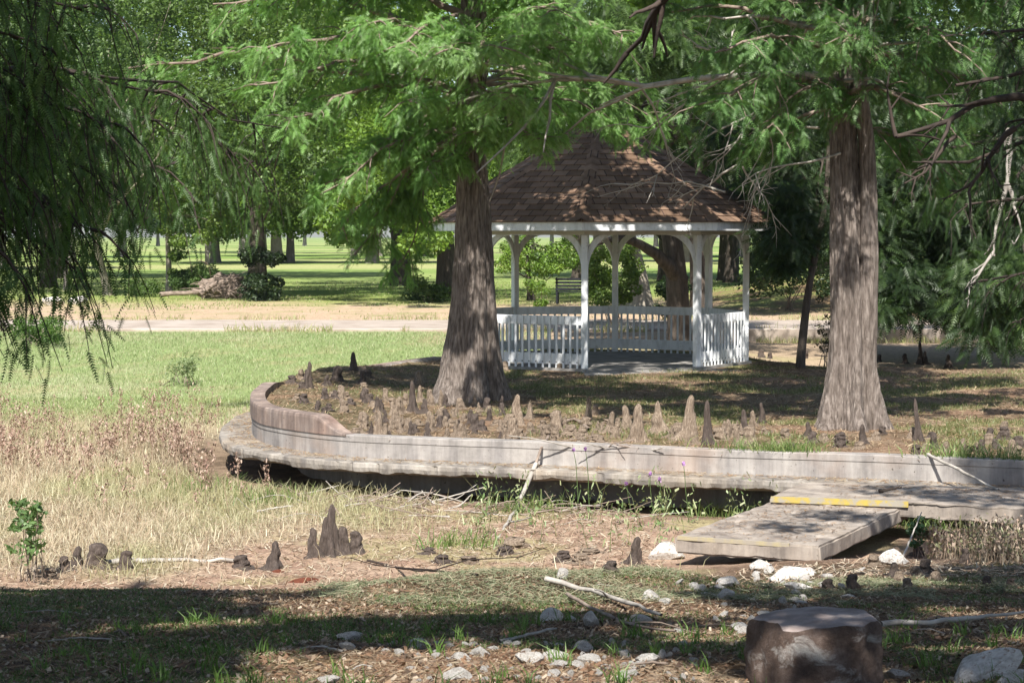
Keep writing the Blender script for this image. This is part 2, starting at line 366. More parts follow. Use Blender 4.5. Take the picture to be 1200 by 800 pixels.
# ---------------------------------------------------------------- island
S, T = 260, 110
fi = resample(FP, S); bi = resample(BP, S)
tt = np.linspace(0, 1, T)**1.15
tx = np.gradient(fi, axis=0); tx /= np.linalg.norm(tx, axis=1, keepdims=True); nf = np.stack([tx[:, 1], -tx[:, 0]], 1)
f_in = fi-nf*.1
G = f_in[None]*(1-tt[:, None, None])+bi[None]*tt[:, None, None]
tb = np.gradient(bi, axis=0); tb /= np.linalg.norm(tb, axis=1, keepdims=True); nb = np.stack([-tb[:, 1], tb[:, 0]], 1)
wl = ((bi[:, 1] < 41.6) & (bi[:, 0] < -1.1))[:, None]
G = np.concatenate([G, (bi+nb*np.where(wl, -.10, .25))[None], (bi+nb*np.where(wl, -.12, .8))[None]], 0)
IZ = zi(G[..., 0], G[..., 1]); IZ[-2] -= .10; IZ[-1] = -1.75
def island_col(x, y):
    x = np.asarray(x, float).ravel(); y = np.asarray(y, float).ravel()
    n1 = fbm(x*1.1, y*1.1, 61, 4)[:, None]; n3 = fbm(x*5, y*5, 62, 3)[:, None]; n4 = fbm(x*.5, y*.9, 63, 3)[:, None]
    c = rgb(.145, .10, .066)*(1-ss(.35, .65, n3))+rgb(.245, .18, .122)*ss(.35, .65, n3)
    g = rgb(.15, .18, .055)*(1-ss(.4, .6, n3))+rgb(.22, .24, .09)*ss(.4, .6, n3)
    t = ss(.46, .60, n1)*.62; dw = dwall(x, y)[:, None]; t = t*(.25+.75*ss(.8, 2.6, dw)); c = c*(1-t)+g*t
    left = (1-ss(-2.2, -.8, x))[:, None]; c = c*(1-left*.5)+rgb(.10, .10, .05)*left*.5  # left end darkened: its shade is mixed into the soil colour
    red = ss(.60, .72, n4)*.6; c = c*(1-red)+rgb(.30, .19, .13)*red
    return c
n0, m0 = G.shape[:2]
i = (np.arange(n0-1)*m0)[:, None]; j = np.arange(m0-1)[None]
IF_ = np.stack([i+j, i+j+1, i+m0+j+1, i+m0+j], -1).reshape(-1, 4)
obj('island', npmesh('island', np.dstack([G, IZ]).reshape(-1, 3), IF_, island_col(G[..., 0], G[..., 1]), True), M['ground'], kind='structure')

# ---------------------------------------------------------------- retaining wall: stem, raised parapet, apron ledge
N = len(WP); sx = np.arange(N)
wob = .012*(fbm(sx*.05, sx*0, 71, 3)-.5)
prof = np.zeros((N, 9, 2))
top = -.85+.012*(fbm(sx*.04, sx*0, 73)-.5)
for k, (o, z) in enumerate([(-.62, None), (-.60, -1.31), (0, -1.305), (0, -.935), (.009, -.93), (.009, -.862), (.003, -.85), (-.2, -.85), (-.9, None)]):
    prof[:, k, 0] = o+(wob if o >= 0 else 0); prof[:, k, 1] = -1.8 if z is None else z+(top+.85)
wall = empty('retaining_wall', (0, 24.5, -1.45), label='low weathered concrete retaining wall with stained face curving round the island', cat='wall')
wob_loc = np.array([0, 24.5, -1.45])
V, Fc = sweep(WP, prof); Fc = Fc[:, ::-1]; wobj('wall_face', V, Fc, M['wall'], wob_loc, wall)
iend = int(np.argmax((WP[:, 0] > -2.05) & (WP[:, 1] < 27)))
pw = WP[:iend+1]; u = np.arange(iend+1); d_end = np.r_[0, np.cumsum(np.linalg.norm(np.diff(pw, axis=0), axis=1))]; d_end = d_end[-1]-d_end
zt = -.845+.205*ss(.02, .62, d_end)*ss(34, 31, pw[:, 1])
prof = np.zeros((iend+1, 6, 2))
for k, (o, f) in enumerate([(.022, 0), (.022, .80), (.016, .95), (.004, 1), (-.19, 1), (-.19, 0)]):
    prof[:, k, 0] = o+wob[:iend+1]; prof[:, k, 1] = -.872+(zt+.872)*f
V, Fc = sweep(pw, prof); Fc = Fc[:, ::-1]; wobj('parapet', V, Fc, M['parapet'], wob_loc, wall, label='raised brown stained parapet ending in a sloped shoulder')
lw = resample(WP, 1500); sx = np.arange(1500)
wd = .43+.05*(fbm(sx*.012, sx*0, 75, 3)-.5)*2+.018*(fbm(sx*.25, sx*0, 76, 2)-.5)
wd = wd*np.where(np.arange(1500) < 700, ss(33.5, 31, lw[:, 1]), 1)
rag = .05*(fbm(sx*.16, sx*0, 77, 3)-.5)+.035*(fbm(sx*.03, sx*0, 78)-.5)
prof = np.zeros((1500, 7, 2))
chip = .03*ss(.62, .80, fbm(sx*.22, sx*0, 179, 3))
for k, (a, b, z, r) in enumerate([(-.03, 0, -1.12, 0), (-.012, 1, -1.135, 0), (0, 1, -1.146, 0), (.006, 1, -1.19, .3), (-.006, 1, -1.24, 1.15), (-.10, 1, -1.27, .8), (-.03, 0, -1.295, 0)]):
    prof[:, k, 0] = a+b*wd-(chip if k in (2, 3, 4) else 0)+(.02*(fbm(sx*.3, sx*0+k, 79)-.5) if 3 <= k <= 5 else 0); prof[:, k, 1] = z+r*rag
V, Fc = sweep(lw, prof); wobj('ledge', V, Fc, M['ledge'], wob_loc, wall, label='ragged concrete ledge jutting out at the foot of the wall')

# ---------------------------------------------------------------- concrete path beyond the pond
px_ = np.concatenate([np.linspace(-120, -20, 40), np.linspace(-19, 25, 200), np.linspace(26, 140, 40)])
pth = np.stack([px_, 55.2+.00*px_+.25*(fbm(px_*.08, px_*0, 81)-.5)], 1)
prof = np.zeros((len(pth), 5, 2)); rg = .05*(fbm(px_*1.3, px_*0, 82)-.5)
for k, (o, z) in enumerate([(0, -1.5), (0, -.93), (-.05, -.905), (-5.6, -.90), (-5.6, -1.3)]): prof[:, k, 0] = o; prof[:, k, 1] = z
je = .30*(fbm(px_*1.1, px_*0, 83, 3)-.5); prof[:, 1, 0] += je*.5; prof[:, 2, 0] += je*.5; prof[:, 3, 0] += je*3; prof[:, 4, 0] += je*3; prof[:, 0, 1] = -1.33+rg; prof[:, 0, 0] = -.05
V, Fc = sweep(pth, prof, False); obj('path', npmesh('path', V, Fc), M['asphalt'], kind='structure')

# ---------------------------------------------------------------- bridge slabs
def prism(corners, z0, z1):
    c = np.asarray(corners, float); n = len(c)
    V = np.vstack([np.c_[c, np.full(n, z0)], np.c_[c, np.full(n, z1)]])
    F = [tuple(range(n-1, -1, -1)), tuple(range(n, 2*n))]+[(k, (k+1) % n, n+(k+1) % n, n+k) for k in range(n)]
    return V, F
def slab_mesh(name, corners, z0, z1, loc, seed):
    """subdivided slab whose edges are chipped a little"""
    bm = bmesh.new(); V, F = prism(corners, z0, z1)
    vs_ = [bm.verts.new(Vector(v)-Vector(loc)) for v in V]
    for f in F: bm.faces.new([vs_[q] for q in f])
    bmesh.ops.bevel(bm, geom=bm.edges[:], offset=.018, segments=2, affect='EDGES')
    long = [e for e in bm.edges if e.calc_length() > .3]
    bmesh.ops.subdivide_edges(bm, edges=long, cuts=22, use_grid_fill=True)
    for v in bm.verts:
        n = mnoise.noise_vector(v.co*5+Vector((seed, 0, 0))); n2 = mnoise.noise_vector(v.co*18+Vector((seed, 5, 0)))
        v.co += n*.013+n2*.010
    bmesh.ops.recalc_face_normals(bm, faces=bm.faces[:])
    me = bpy.data.meshes.new(name); bm.to_mesh(me); bm.free(); return me
l0 = (2.7, 19.4, -1.12)
s1 = empty('concrete_slab', l0, label='nearer grey concrete slab sloping left with worn yellow front edge', cat='bridge slab', group='concrete slabs of the footbridge')
obj('deck', slab_mesh('deck', [(1.47, 18.45), (2.70, 17.85), (4.05, 20.70), (2.64, 20.85)], -1.27, -1.12, l0, 1), M['slab'], s1)
def strip(p, q, z0, z1, t):
    p, q = np.array(p), np.array(q); d = (q-p)/np.linalg.norm(q-p); n = np.array([d[1], -d[0]])
    return prism([p+n*t, q+n*t, q-n*.03, p-n*.03], z0, z1)
def poly_obj(name, V, F, mat, parent, loc, **kw):
    me = bpy.data.meshes.new(name); me.from_pydata([tuple(np.array(v)-np.array(loc)) for v in V], [], [tuple(int(a) for a in f) for f in F]); me.update()
    return obj(name, me, mat, parent, **kw)
V, Fc = strip((1.50, 18.435), (2.45, 17.98), -1.148, -1.114, .008); poly_obj('yellow_edge', V, Fc, M['yellow_faded'], s1, l0, label='worn yellow paint along the front edge')
V, Fc = prism([(2.2, 18.6), (2.75, 18.35), (2.95, 18.75), (2.4, 19.0)], -1.5, -1.28); poly_obj('support', V, Fc, M['ledge'], s1, l0)
l1 = (5.2, 20.5, -1.05)
s2 = empty('concrete_slab', l1, label='farther long concrete slab against the ledge with yellow painted step', cat='bridge slab', group='concrete slabs of the footbridge')
obj('deck', slab_mesh('deck', [(2.62, 20.72), (4.0, 20.30), (4.95, 19.8), (7.6, 18.9), (8.1, 20.4), (5.35, 21.35), (3.12, 21.95)], -1.20, -1.05, l1, 9), M['slab'], s2)
V, Fc = strip((2.63, 20.70), (3.95, 20.30), -1.102, -1.045, .010); poly_obj('yellow_edge', V, Fc, M['yellow'], s2, l1, label='yellow painted step edge')
V, Fc = prism([(5.6, 19.9), (6.0, 19.75), (6.3, 20.5), (5.9, 20.65)], -1.6, -1.21); poly_obj('support', V, Fc, M['ledge'], s2, l1)

# ================================================================ gazebo
gz = empty('gazebo', (GX, GY, -.85), label='white open gazebo with brown shingled roof and slatted rails', cat='gazebo')
def gpt(r, k, off=0): t = rad(GA+45*k+off); return np.array([r*math.sin(t), -r*math.cos(t)])
FL = 0.0
V, Fc = prism([gpt(GR+.12, k) for k in range(8)], -.25, FL); poly_obj('floor', V, Fc, M['floor'], gz, (0, 0, 0))
a, b = gpt(GR+.14, 0), gpt(GR+.14, 1); out = (a+b)/2; out = out/np.linalg.norm(out)
V, Fc = prism([a*.985+out*1.05+(a-b)*.12, b+out*.55+(b-a)*.25, b+(b-a)*.12, a+(a-b)*.03], -.2, -.03); poly_obj('entry_step', V, Fc, M['floor'], gz, (0, 0, 0))
PH = 2.46                                      # post height under the beam
post_me = None
pv, pf = box(-.06, .06, -.06, .06, 0, PH)
post_me = npmesh('post', pv, pf)
def brace_mesh():
    # curved knee brace in the x-z plane: from the post (x=.06, z=PH-.62) to the beam (x=.60, z=PH)
    n = 10; V = []; F = []
    for i in range(n+1):
        t = i/n; a = t*math.pi/2
        xo, zo = .06+.56*(1-math.cos(a))*.98, PH-.66+.66*math.sin(a)
        xi, zi_ = max(.06, xo-.07*(1-t*.1)*math.cos(a*.35)-.015), min(PH, zo+.07+.02*t)
        if i == 0: xi = .06
        if i == n: zi_ = PH; zo = PH-.001; xi = xo-.17
        for y in (-.024, .024): V += [(xo, y, zo), (xi, y, zi_)]
    for i in range(n):
        q = 4*i
        F += [(q, q+4, q+5, q+1), (q+2, q+3, q+7, q+6), (q, q+2, q+6, q+4), (q+1, q+5, q+7, q+3)]
    F += [(0, 1, 3, 2), (4*n, 4*n+2, 4*n+3, 4*n+1)]
    me = bpy.data.meshes.new('brace'); me.from_pydata(V, [], F); me.update(); return me
br_me = brace_mesh()
picket_me = npmesh('picket', *join([box(-.019, .019, -.011, .011, -.02, .957), box(-.011, .011, -.017, -.0115, .10, .122)])); picket_me.materials.append(M['white']); picket_me.materials.append(M['bolt'])
for q in picket_me.polygons: q.material_index = int(q.index > 5)
bolt_me = None
side = 2*GR*math.sin(rad(22.5))
for k in range(8):
    p = gpt(GR, k); po = obj('post', post_me, M['white'], gz, (p[0], p[1], 0))
    po.rotation_euler = (0, 0, rad(GA+45*k))
    if not po.modifiers:
        m = po.modifiers.new('bevel', 'BEVEL'); m.width = .008; m.segments = 1
    for s in (0, 1):
        b_ = obj('brace', br_me, M['white'], po, (0, 0, 0)); b_.rotation_euler = (0, 0, rad(22.5) if s == 0 else rad(180-22.5))
for k in range(8):
    if k == 0: continue                         # the open side
    a, b = gpt(GR, k), gpt(GR, k+1); mid = (a+b)/2
    h = side/2-.065
    rl = bbox_obj([box(-h, h, -.02, .02, .80, .965), box(-h, h, -.02, .02, .07, .27)], 'railing', M['white'], gz, .005)
    rl.location = (mid[0], mid[1], 0); rl.rotation_euler = (0, 0, rad(GA+45*k+22.5))
    for q in range(14):
        xq = -h+.07+q*(2*h-.14)/13
        obj('picket', picket_me, M['white'], rl, (xq, -.034, 0))
def ring(r0, r1, z0, z1):
    V = []; F = []
    for k in range(8):
        for r, z in ((r1, z0), (r1, z1), (r0, z1), (r0, z0)):
            q = gpt(r, k); V.append((q[0], q[1], z))
    for k in range(8):
        i, j = 4*k, 4*((k+1) % 8)
        for q in range(4): F.append((i+q, j+q, j+(q+1) % 4, i+(q+1) % 4))
    return V, F
RR, EZ, AZ = 3.40, 2.70, 4.86
V, Fc = ring(GR-.09, GR+.09, PH+.002, PH+.16); poly_obj('beam', V, Fc, M['beam'], gz, (0, 0, 0))
ap = np.array([0, 0, AZ]); NC = 20
Vr, Fr, UV = [], [], []
for k in range(8):
    A = np.r_[gpt(RR+.045, k), EZ-.005]; B = np.r_[gpt(RR+.045, k+1), EZ-.005]
    nrm = np.cross(B-A, ap-A); nrm /= np.linalg.norm(nrm)
    if nrm[2] < 0: nrm = -nrm
    for c in range(NC):
        t0, t1 = c/NC, min(1, (c+1.15)/NC)
        if c == NC-1: t1 = .999
        P = [A+(ap-A)*t0+nrm*.022, B+(ap-B)*t0+nrm*.022, B+(ap-B)*t1+nrm*.006, A+(ap-A)*t1+nrm*.006]
        Q = [A+(ap-A)*t0, B+(ap-B)*t0]
        o = len(Vr); Vr += P+Q
        Wd = np.linalg.norm(P[1]-P[0])/2; Wt = np.linalg.norm(P[2]-P[3])/2; off = k*3.17
        Fr.append((o, o+1, o+2, o+3)); UV += [(off-Wd, c), (off+Wd, c), (off+Wt, c+1), (off-Wt, c+1)]
        Fr.append((o+4, o+5, o+1, o)); UV += [(off-Wd, c), (off+Wd, c), (off+Wd, c+.05), (off-Wd, c+.05)]
roof = obj('roof', npmesh('roof', np.array(Vr), np.array(Fr), uv=UV), M['shingle'], gz)
V, Fc = ring(RR-.03, RR, EZ-.16, EZ); poly_obj('fascia', V, Fc, M['white'], roof, (0, 0, 0))
V, Fc = ring(GR-.4, RR-.032, EZ-.11, EZ-.09); poly_obj('soffit', V, Fc, M['beam'], roof, (0, 0, 0))
Vr, Fr, UV = [], [], []
for k in range(8):
    A = np.r_[gpt(RR+.05, k), EZ+.015]
    d1 = gpt(1, k, 90); d1 = np.r_[d1, 0]
    for c in range(16):
        t0, t1 = c/16, min(.995, (c+1.2)/16)
        p0, p1 = A+(ap-A)*t0, A+(ap-A)*t1
        o = len(Vr); w_ = .13
        Vr += [p0-d1*w_+[0, 0, -.02], p0+[0, 0, .045], p0+d1*w_+[0, 0, -.02], p1+d1*w_+[0, 0, -.035], p1+[0, 0, .03], p1-d1*w_+[0, 0, -.035]]
        Fr += [(o, o+1, o+4, o+5), (o+1, o+2, o+3, o+4)]
        for s in (0, 1): UV += [(c*.37, c), (c*.37+.13, c), (c*.37+.13, c+.9), (c*.37, c+.9)]
obj('hip_caps', npmesh('hip_caps', np.array(Vr), np.array(Fr), uv=UV), M['shingle'], roof)
V, Fc = [(0, 0, AZ-.05)], []
V = [(*gpt(RR-.05, k), EZ-.03) for k in range(8)]+[(0, 0, AZ-.06)]
Fc = [(k, (k+1) % 8, 8) for k in range(8)]; poly_obj('roof_deck', V, Fc, M['beam'], roof, (0, 0, 0))

# ---------------------------------------------------------------- summer air over the lawn
hz_ = newmat('haze'); m, nt_ = hz_[0], hz_[1]; nt_.nodes.remove(hz_[2]); pv_ = nt_.nodes.new('ShaderNodeVolumePrincipled')
pv_.inputs['Color'].default_value = (.86, .92, 1, 1); pv_.inputs['Density'].default_value = .00015; pv_.inputs['Anisotropy'].default_value = .3
nt_.links.new(pv_.outputs[0], nt_.nodes['Material Output'].inputs['Volume'])
zlo = float(ZZ.min())-1
V, Fc = box(-1600, 1600, -60, 2700, zlo, 26); obj('haze', npmesh('haze', V, Fc), m, kind='stuff')
# ================================================================ trees
def arr(*a): return np.array(a, float)
def unit(v): return v/(np.linalg.norm(v, axis=-1, keepdims=True)+1e-9)
def trunk_mesh(P, R, amp, seed, n=56, sub=5, rough=.012, ridge=0):
    P = np.asarray(P, float); m = (len(P)-1)*sub+1
    s = np.linspace(0, len(P)-1, m); q = np.arange(len(P))
    c = np.stack([np.interp(s, q, P[:, k]) for k in range(3)], 1); r = np.interp(s, q, R); A = np.interp(s, q, amp)
    # smooth
    for _ in range(2):
        c[1:-1] = (c[:-2]+2*c[1:-1]+c[2:])/4; r[1:-1] = (r[:-2]+2*r[1:-1]+r[2:])/4
    g = np.random.default_rng(seed); ph = g.uniform(0, 6.28, 6); th = np.arange(n)*2*np.pi/n
    tw = .12*np.sin(s*.8)[:, None]
    T = th[None]+tw
    f = .45*np.cos(5*T+ph[0])+.32*np.cos(7*T+ph[1])+.30*np.cos(2*T+ph[2])+.16*np.cos(11*T+ph[3])
    f = f+.45*(np.abs(np.cos(3*T+ph[4]))-.6)+.22*(np.abs(np.cos(6.5*T+ph[5]))-.6)
    nz = fbm(T*3.0+9, s[:, None]*1.2+0*T, seed, 4)-.5
    rr = r[:, None]*(1+A[:, None]*f)+rough*2*nz
    if ridge: rr = rr+ridge*(np.abs(fbm(T*9+.6*np.sin(s[:, None]*1.3)+40, s[:, None]*1.1+0*T, seed+1, 3)-.5)*3.2-.5)+ridge*.5*(fbm(T*26+40, s[:, None]*4+0*T, seed+2, 2)-.5)
    V = np.stack([c[:, 0, None]+rr*np.cos(th), c[:, 1, None]+rr*np.sin(th), c[:, 2, None]+0*rr], -1).reshape(-1, 3)
    i = (np.arange(m-1)*n)[:, None]; j = np.arange(n)[None]; k = (j+1) % n
    return V, np.stack([i+j, i+k, i+n+k, i+n+j], -1).reshape(-1, 4)
def curve(p0, p1, sag, g, n=9, jit=.05):
    p0, p1 = arr(*p0), arr(*p1); t = np.linspace(0, 1, n)[:, None]
    L = np.linalg.norm(p1-p0); j = g.normal(0, jit*L, (n, 3)); j[0] = 0; j[-1] = 0
    for _ in range(1): j[1:-1] = (j[:-2]+j[1:-1]+j[2:])/3
    return p0+(p1-p0)*t+arr(0, 0, 1)*sag*np.sin(np.pi*t)+j
def twigs(poly, t0, n, L, droop, g, flat=.35):
    out = []; m = len(poly)
    for i in range(n):
        t = t0+(1-t0)*(i+g.uniform(0, 1))/n
        x = t*(m-1); k = min(int(x), m-2); p = poly[k]+(poly[k+1]-poly[k])*(x-k); T = unit(poly[k+1]-poly[k])
        sd = unit(np.cross(T, arr(0, 0, 1)))*(1 if g.random() < .5 else -1)
        a = g.uniform(.5, 1.2); d = unit(T*math.cos(a)+sd*math.sin(a)+arr(0, 0, g.normal(.05, flat)))
        l = L*g.uniform(.55, 1.15)*(1-.45*t); q = np.linspace(0, 1, 5)[:, None]
        out.append(p+d*l*q+arr(0, 0, -1)*droop*l*q*q+g.normal(0, .03*l, (5, 3))*q)
    return out
# one feathery cypress spray: a curved axis with thin leaflets, as triangles
def spray_tmpl(nl=10, ll=.36, wd=.05, droop=.25):
    V = []; F = []
    ax = lambda x: arr(x, 0, -droop*x*x)
    for i in range(nl):
        x = .06+.92*i/(nl-1); l = ll*(1.05-.65*x)*(.7+.3*((i*7) % 3)/2)
        for s in (-1, 1):
            b0, b1 = ax(x), ax(min(1.02, x+wd)); tip = ax(x)+arr(l*.62, s*l*.80, -.30*l); o = len(V)
            V += [b0, b1, tip]; F.append((o, o+1, o+2) if s > 0 else (o, o+2, o+1))
    o = len(V); V += [ax(0)+arr(0, .008, 0), ax(0)-arr(0, .008, 0), ax(1.05)]; F.append((o, o+1, o+2))
    return np.array(V), np.array(F)
SP_FINE = spray_tmpl(8, .40, .085, .22); SP_LONG = spray_tmpl(11, .25, .065, .15)
def place(tm, P, X, S, g, roll=None):
    """copies of a template at P along axes X, random roll, size S"""
    V, F = tm; n = len(P); X = unit(X)
    ref = np.tile(arr(0, 0, 1), (n, 1)); bad = abs(X[:, 2]) > .95; ref[bad] = arr(1, 0, 0)
    Y = unit(np.cross(ref, X)); Z = np.cross(X, Y)
    a = g.normal(0, .6, n) if roll is None else roll
    ca, sa = np.cos(a)[:, None], np.sin(a)[:, None]
    Y, Z = Y*ca+Z*sa, Z*ca-Y*sa
    R = np.stack([X, Y, Z], 1)*np.asarray(S).reshape(-1, 1, 1)
    W = np.einsum('vk,nkj->nvj', V, R)+P[:, None]
    return W.reshape(-1, 3), (F[None]+(np.arange(n)*len(V))[:, None, None]).reshape(-1, F.shape[1])
def sprays(tw, per, size, hang, g, tm=SP_FINE, spread=.0):
    P, X = [], []
    for q in tw:
        m = len(q); t = g.uniform(.08, 1, per)*(m-1); k = np.minimum(t.astype(int), m-2); f = (t-k)[:, None]
        p = q[k]*(1-f)+q[k+1]*f; T = unit(q[k+1]-q[k]); sd = unit(np.cross(T, arr(0, 0, 1)))*np.where(g.random(per) < .5, -1, 1)[:, None]
        d = T*g.uniform(.2, 1, (per, 1))+sd*g.uniform(.2, 1, (per, 1))+g.normal(0, .3, (per, 3))+arr(0, 0, -hang)*g.uniform(0, 1.6, (per, 1))
        P.append(p+g.normal(0, .02+spread, (per, 3))); X.append(d)
    P = np.concatenate(P); X = np.concatenate(X)
    return place(tm, P, X, size*g.uniform(.65, 1.25, len(P)), g), len(P)
def varcol(n, per, cols, g, pos=None):
    """a colour per leaf out of a few, repeated over its vertices"""
    cols = np.array(cols); t = g.random(n)
    if pos is not None: t = np.clip(.55*t+.9*(fbm(pos[:, 0]*.9+pos[:, 2]*.7, pos[:, 1]*.9+pos[:, 2]*.4, 7, 2)-.28), 0, .999)
    x = t*(len(cols)-1); k = np.minimum(x.astype(int), len(cols)-2); f = (x-k)[:, None]
    c = (cols[k]*(1-f)+cols[k+1]*f)*g.uniform(.6, 1.3, (n, 1))
    return np.repeat(c, per, 0)
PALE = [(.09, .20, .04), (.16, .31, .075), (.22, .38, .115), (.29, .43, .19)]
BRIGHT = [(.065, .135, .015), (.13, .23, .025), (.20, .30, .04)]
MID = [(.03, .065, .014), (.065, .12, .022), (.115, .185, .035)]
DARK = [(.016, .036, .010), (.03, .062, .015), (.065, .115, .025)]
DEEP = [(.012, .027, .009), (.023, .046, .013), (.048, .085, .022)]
def dead_fork(p0, p1, r, g, depth=3, nchild=4, sag=0, out=None, n=7):
    if out is None: out = []
    q = curve(p0, p1, sag, g, n, .06); out.append(tube(q, np.linspace(r, r*.35, n), 5)); L = np.linalg.norm(np.array(p1)-np.array(p0))
    if depth > 0:
        for _ in range(nchild):
            k = g.integers(2, n); d = unit(unit(np.array(p1, float)-p0)+g.normal(0, .75, 3)+arr(0, 0, -.15))
            dead_fork(q[k], q[k]+d*L*g.uniform(.25, .5), r*.5, g, depth-1, max(2, nchild-1), 0, out, 5)
    return out
def leafcloud(cl, per, size, g, up=.5, shell=.55):
    """cl: (n,4) clump centre + radius; leaves lie mostly in each clump's skin"""
    cl = np.asarray(cl, float); n = len(cl); k = max(1, int(per))
    C_ = np.repeat(cl, k, 0); d = unit(g.normal(0, 1, (n*k, 3))); rr = g.uniform(shell, 1.0, (n*k, 1))**.7*(1+.35*np.abs(g.normal(0, .6, (n*k, 1))))
    P = C_[:, :3]+d*rr*C_[:, 3:4]*arr(1, 1, .72)
    nrm = unit(d*.6+arr(0, 0, up)+g.normal(0, .5, (n*k, 3)))
    A = unit(np.cross(nrm, g.normal(0, 1, (n*k, 3)))); B = np.cross(nrm, A); s = size*g.uniform(.6, 1.3, (n*k, 1))
    V = np.stack([P-A*s*.55, P+B*s*.3-nrm*s*.05, P+A*s*.55, P-B*s*.3-nrm*s*.05], 1).reshape(-1, 3)
    return V, np.arange(n*k*4).reshape(-1, 4), n*k, P
def crown_clumps(c, R, n, rc, g, hole=.0):
    d = unit(g.normal(0, 1, (n, 3))); r = g.uniform(.25, 1, (n, 1))**.45
    P = arr(*c)+d*r*arr(*R); return np.c_[P, rc*g.uniform(.6, 1.35, n)]

def spraycloud(cl, per, size, g):
    cl = np.asarray(cl, float); C_ = np.repeat(cl, per, 0); d = unit(g.normal(0, 1, (len(C_), 3))); P = C_[:, :3]+d*C_[:, 3:4]*g.uniform(.3, 1.2, (len(C_), 1))*arr(1.15, 1.15, .7)
    X = d*arr(1, 1, .3)+g.normal(0, .35, P.shape)+arr(0, -.25, -.45); (V, F) = place(SP_FINE, P, X, size*g.uniform(.6, 1.3, len(P)), g); return V, F, len(P), P
def sub(t, name, V, F, mat, col=None, smooth=False, **kw): return wobj(name, V, F, mat, np.array(t.location), t, col, smooth, **kw)

# ---------------------------------------------------------------- the two bald cypresses on the island
def cypress(name_lab, base, path, radii, amp, seed, limbs, shade, cols, dead=(), spr=(21, .18, .34)):
    g = np.random.default_rng(seed); t = empty('cypress_tree', tuple(base), label=name_lab, cat='tree')
    V, F = trunk_mesh(path, radii, amp, seed, 220, 14, .012, .022); sub(t, 'trunk', V, F, M['cypress_bark'], smooth=True)
    tubes, tw = [], []
    for (p0, p1, r, sag, nt_, tl, dr) in limbs:
        q = curve(p0, p1, sag, g, 11, .035); tubes.append(tube(q, np.linspace(r, r*.22, 11), 7))
        tl_ = twigs(q, .22, nt_, tl, dr, g); tw += tl_
        for a in tl_: tubes.append(tube(a, np.linspace(.014, .004, 5), 4))
        for a in tl_[::2]:
            tw += [b for b in twigs(a, .3, 2, tl*.55, dr, g)]
    V, F = join(tubes); sub(t, 'branches', V, F, M['live_limb'], smooth=True)
    (V, F), n = sprays(tw, spr[0], spr[1], spr[2], g, spread=.03)
    c = varcol(n, len(SP_FINE[0]), cols, g, V[::len(SP_FINE[0])]); sub(t, 'foliage', V, F, M['needle'], c)
    if len(shade):                              # unseen crown above the picture, widened to shade island and roof: same leaf, coarser
        V, F, n, P = leafcloud(np.array(shade), 165, .20, g); sub(t, 'shade_crown', V, F, M['leaf'], varcol(n, 4, cols, g, P))
    for (p0, p1, r, d, nc, sag) in dead:
        V, F = join(dead_fork(p0, p1, r, g, d, nc, sag)); sub(t, 'dead_branch', V, F, M['dead_wood'], smooth=True, label='bare grey dead branch')
    return t
YL = 31.0
def tp(y, px, Y): return at(px, y, Y)
pl = [at(550, 480, YL), at(551, 465, YL), at(552, 440, YL), at(553, 400, YL), at(554, 350, YL), at(554, 300, YL), at(554, 240, YL), at(553, 200, YL), at(552, 160, YL), at(552, 100, YL), at(555, 0, YL), at(556, -200, YL), at(556, -420, YL)]
sL = YL/F_PX
rl_ = [53*sL, 44*sL, 35.5*sL, 30*sL, 25.5*sL, 22.5*sL, 19.5*sL, 17.5*sL, 16*sL, 17*sL, 14*sL, 9*sL, 3*sL]
al = [.34, .28, .22, .18, .16, .15, .15, .14, .13, .10, .08, .05, .05]
def LM(g, x0, y0, x1, y1, dY, r, sag=.15, nt_=16, tl=.9, dr=.35, Y=YL): return (at(x0, y0, Y), at(x1, y1, Y+dY), r, sag, nt_, tl, dr)
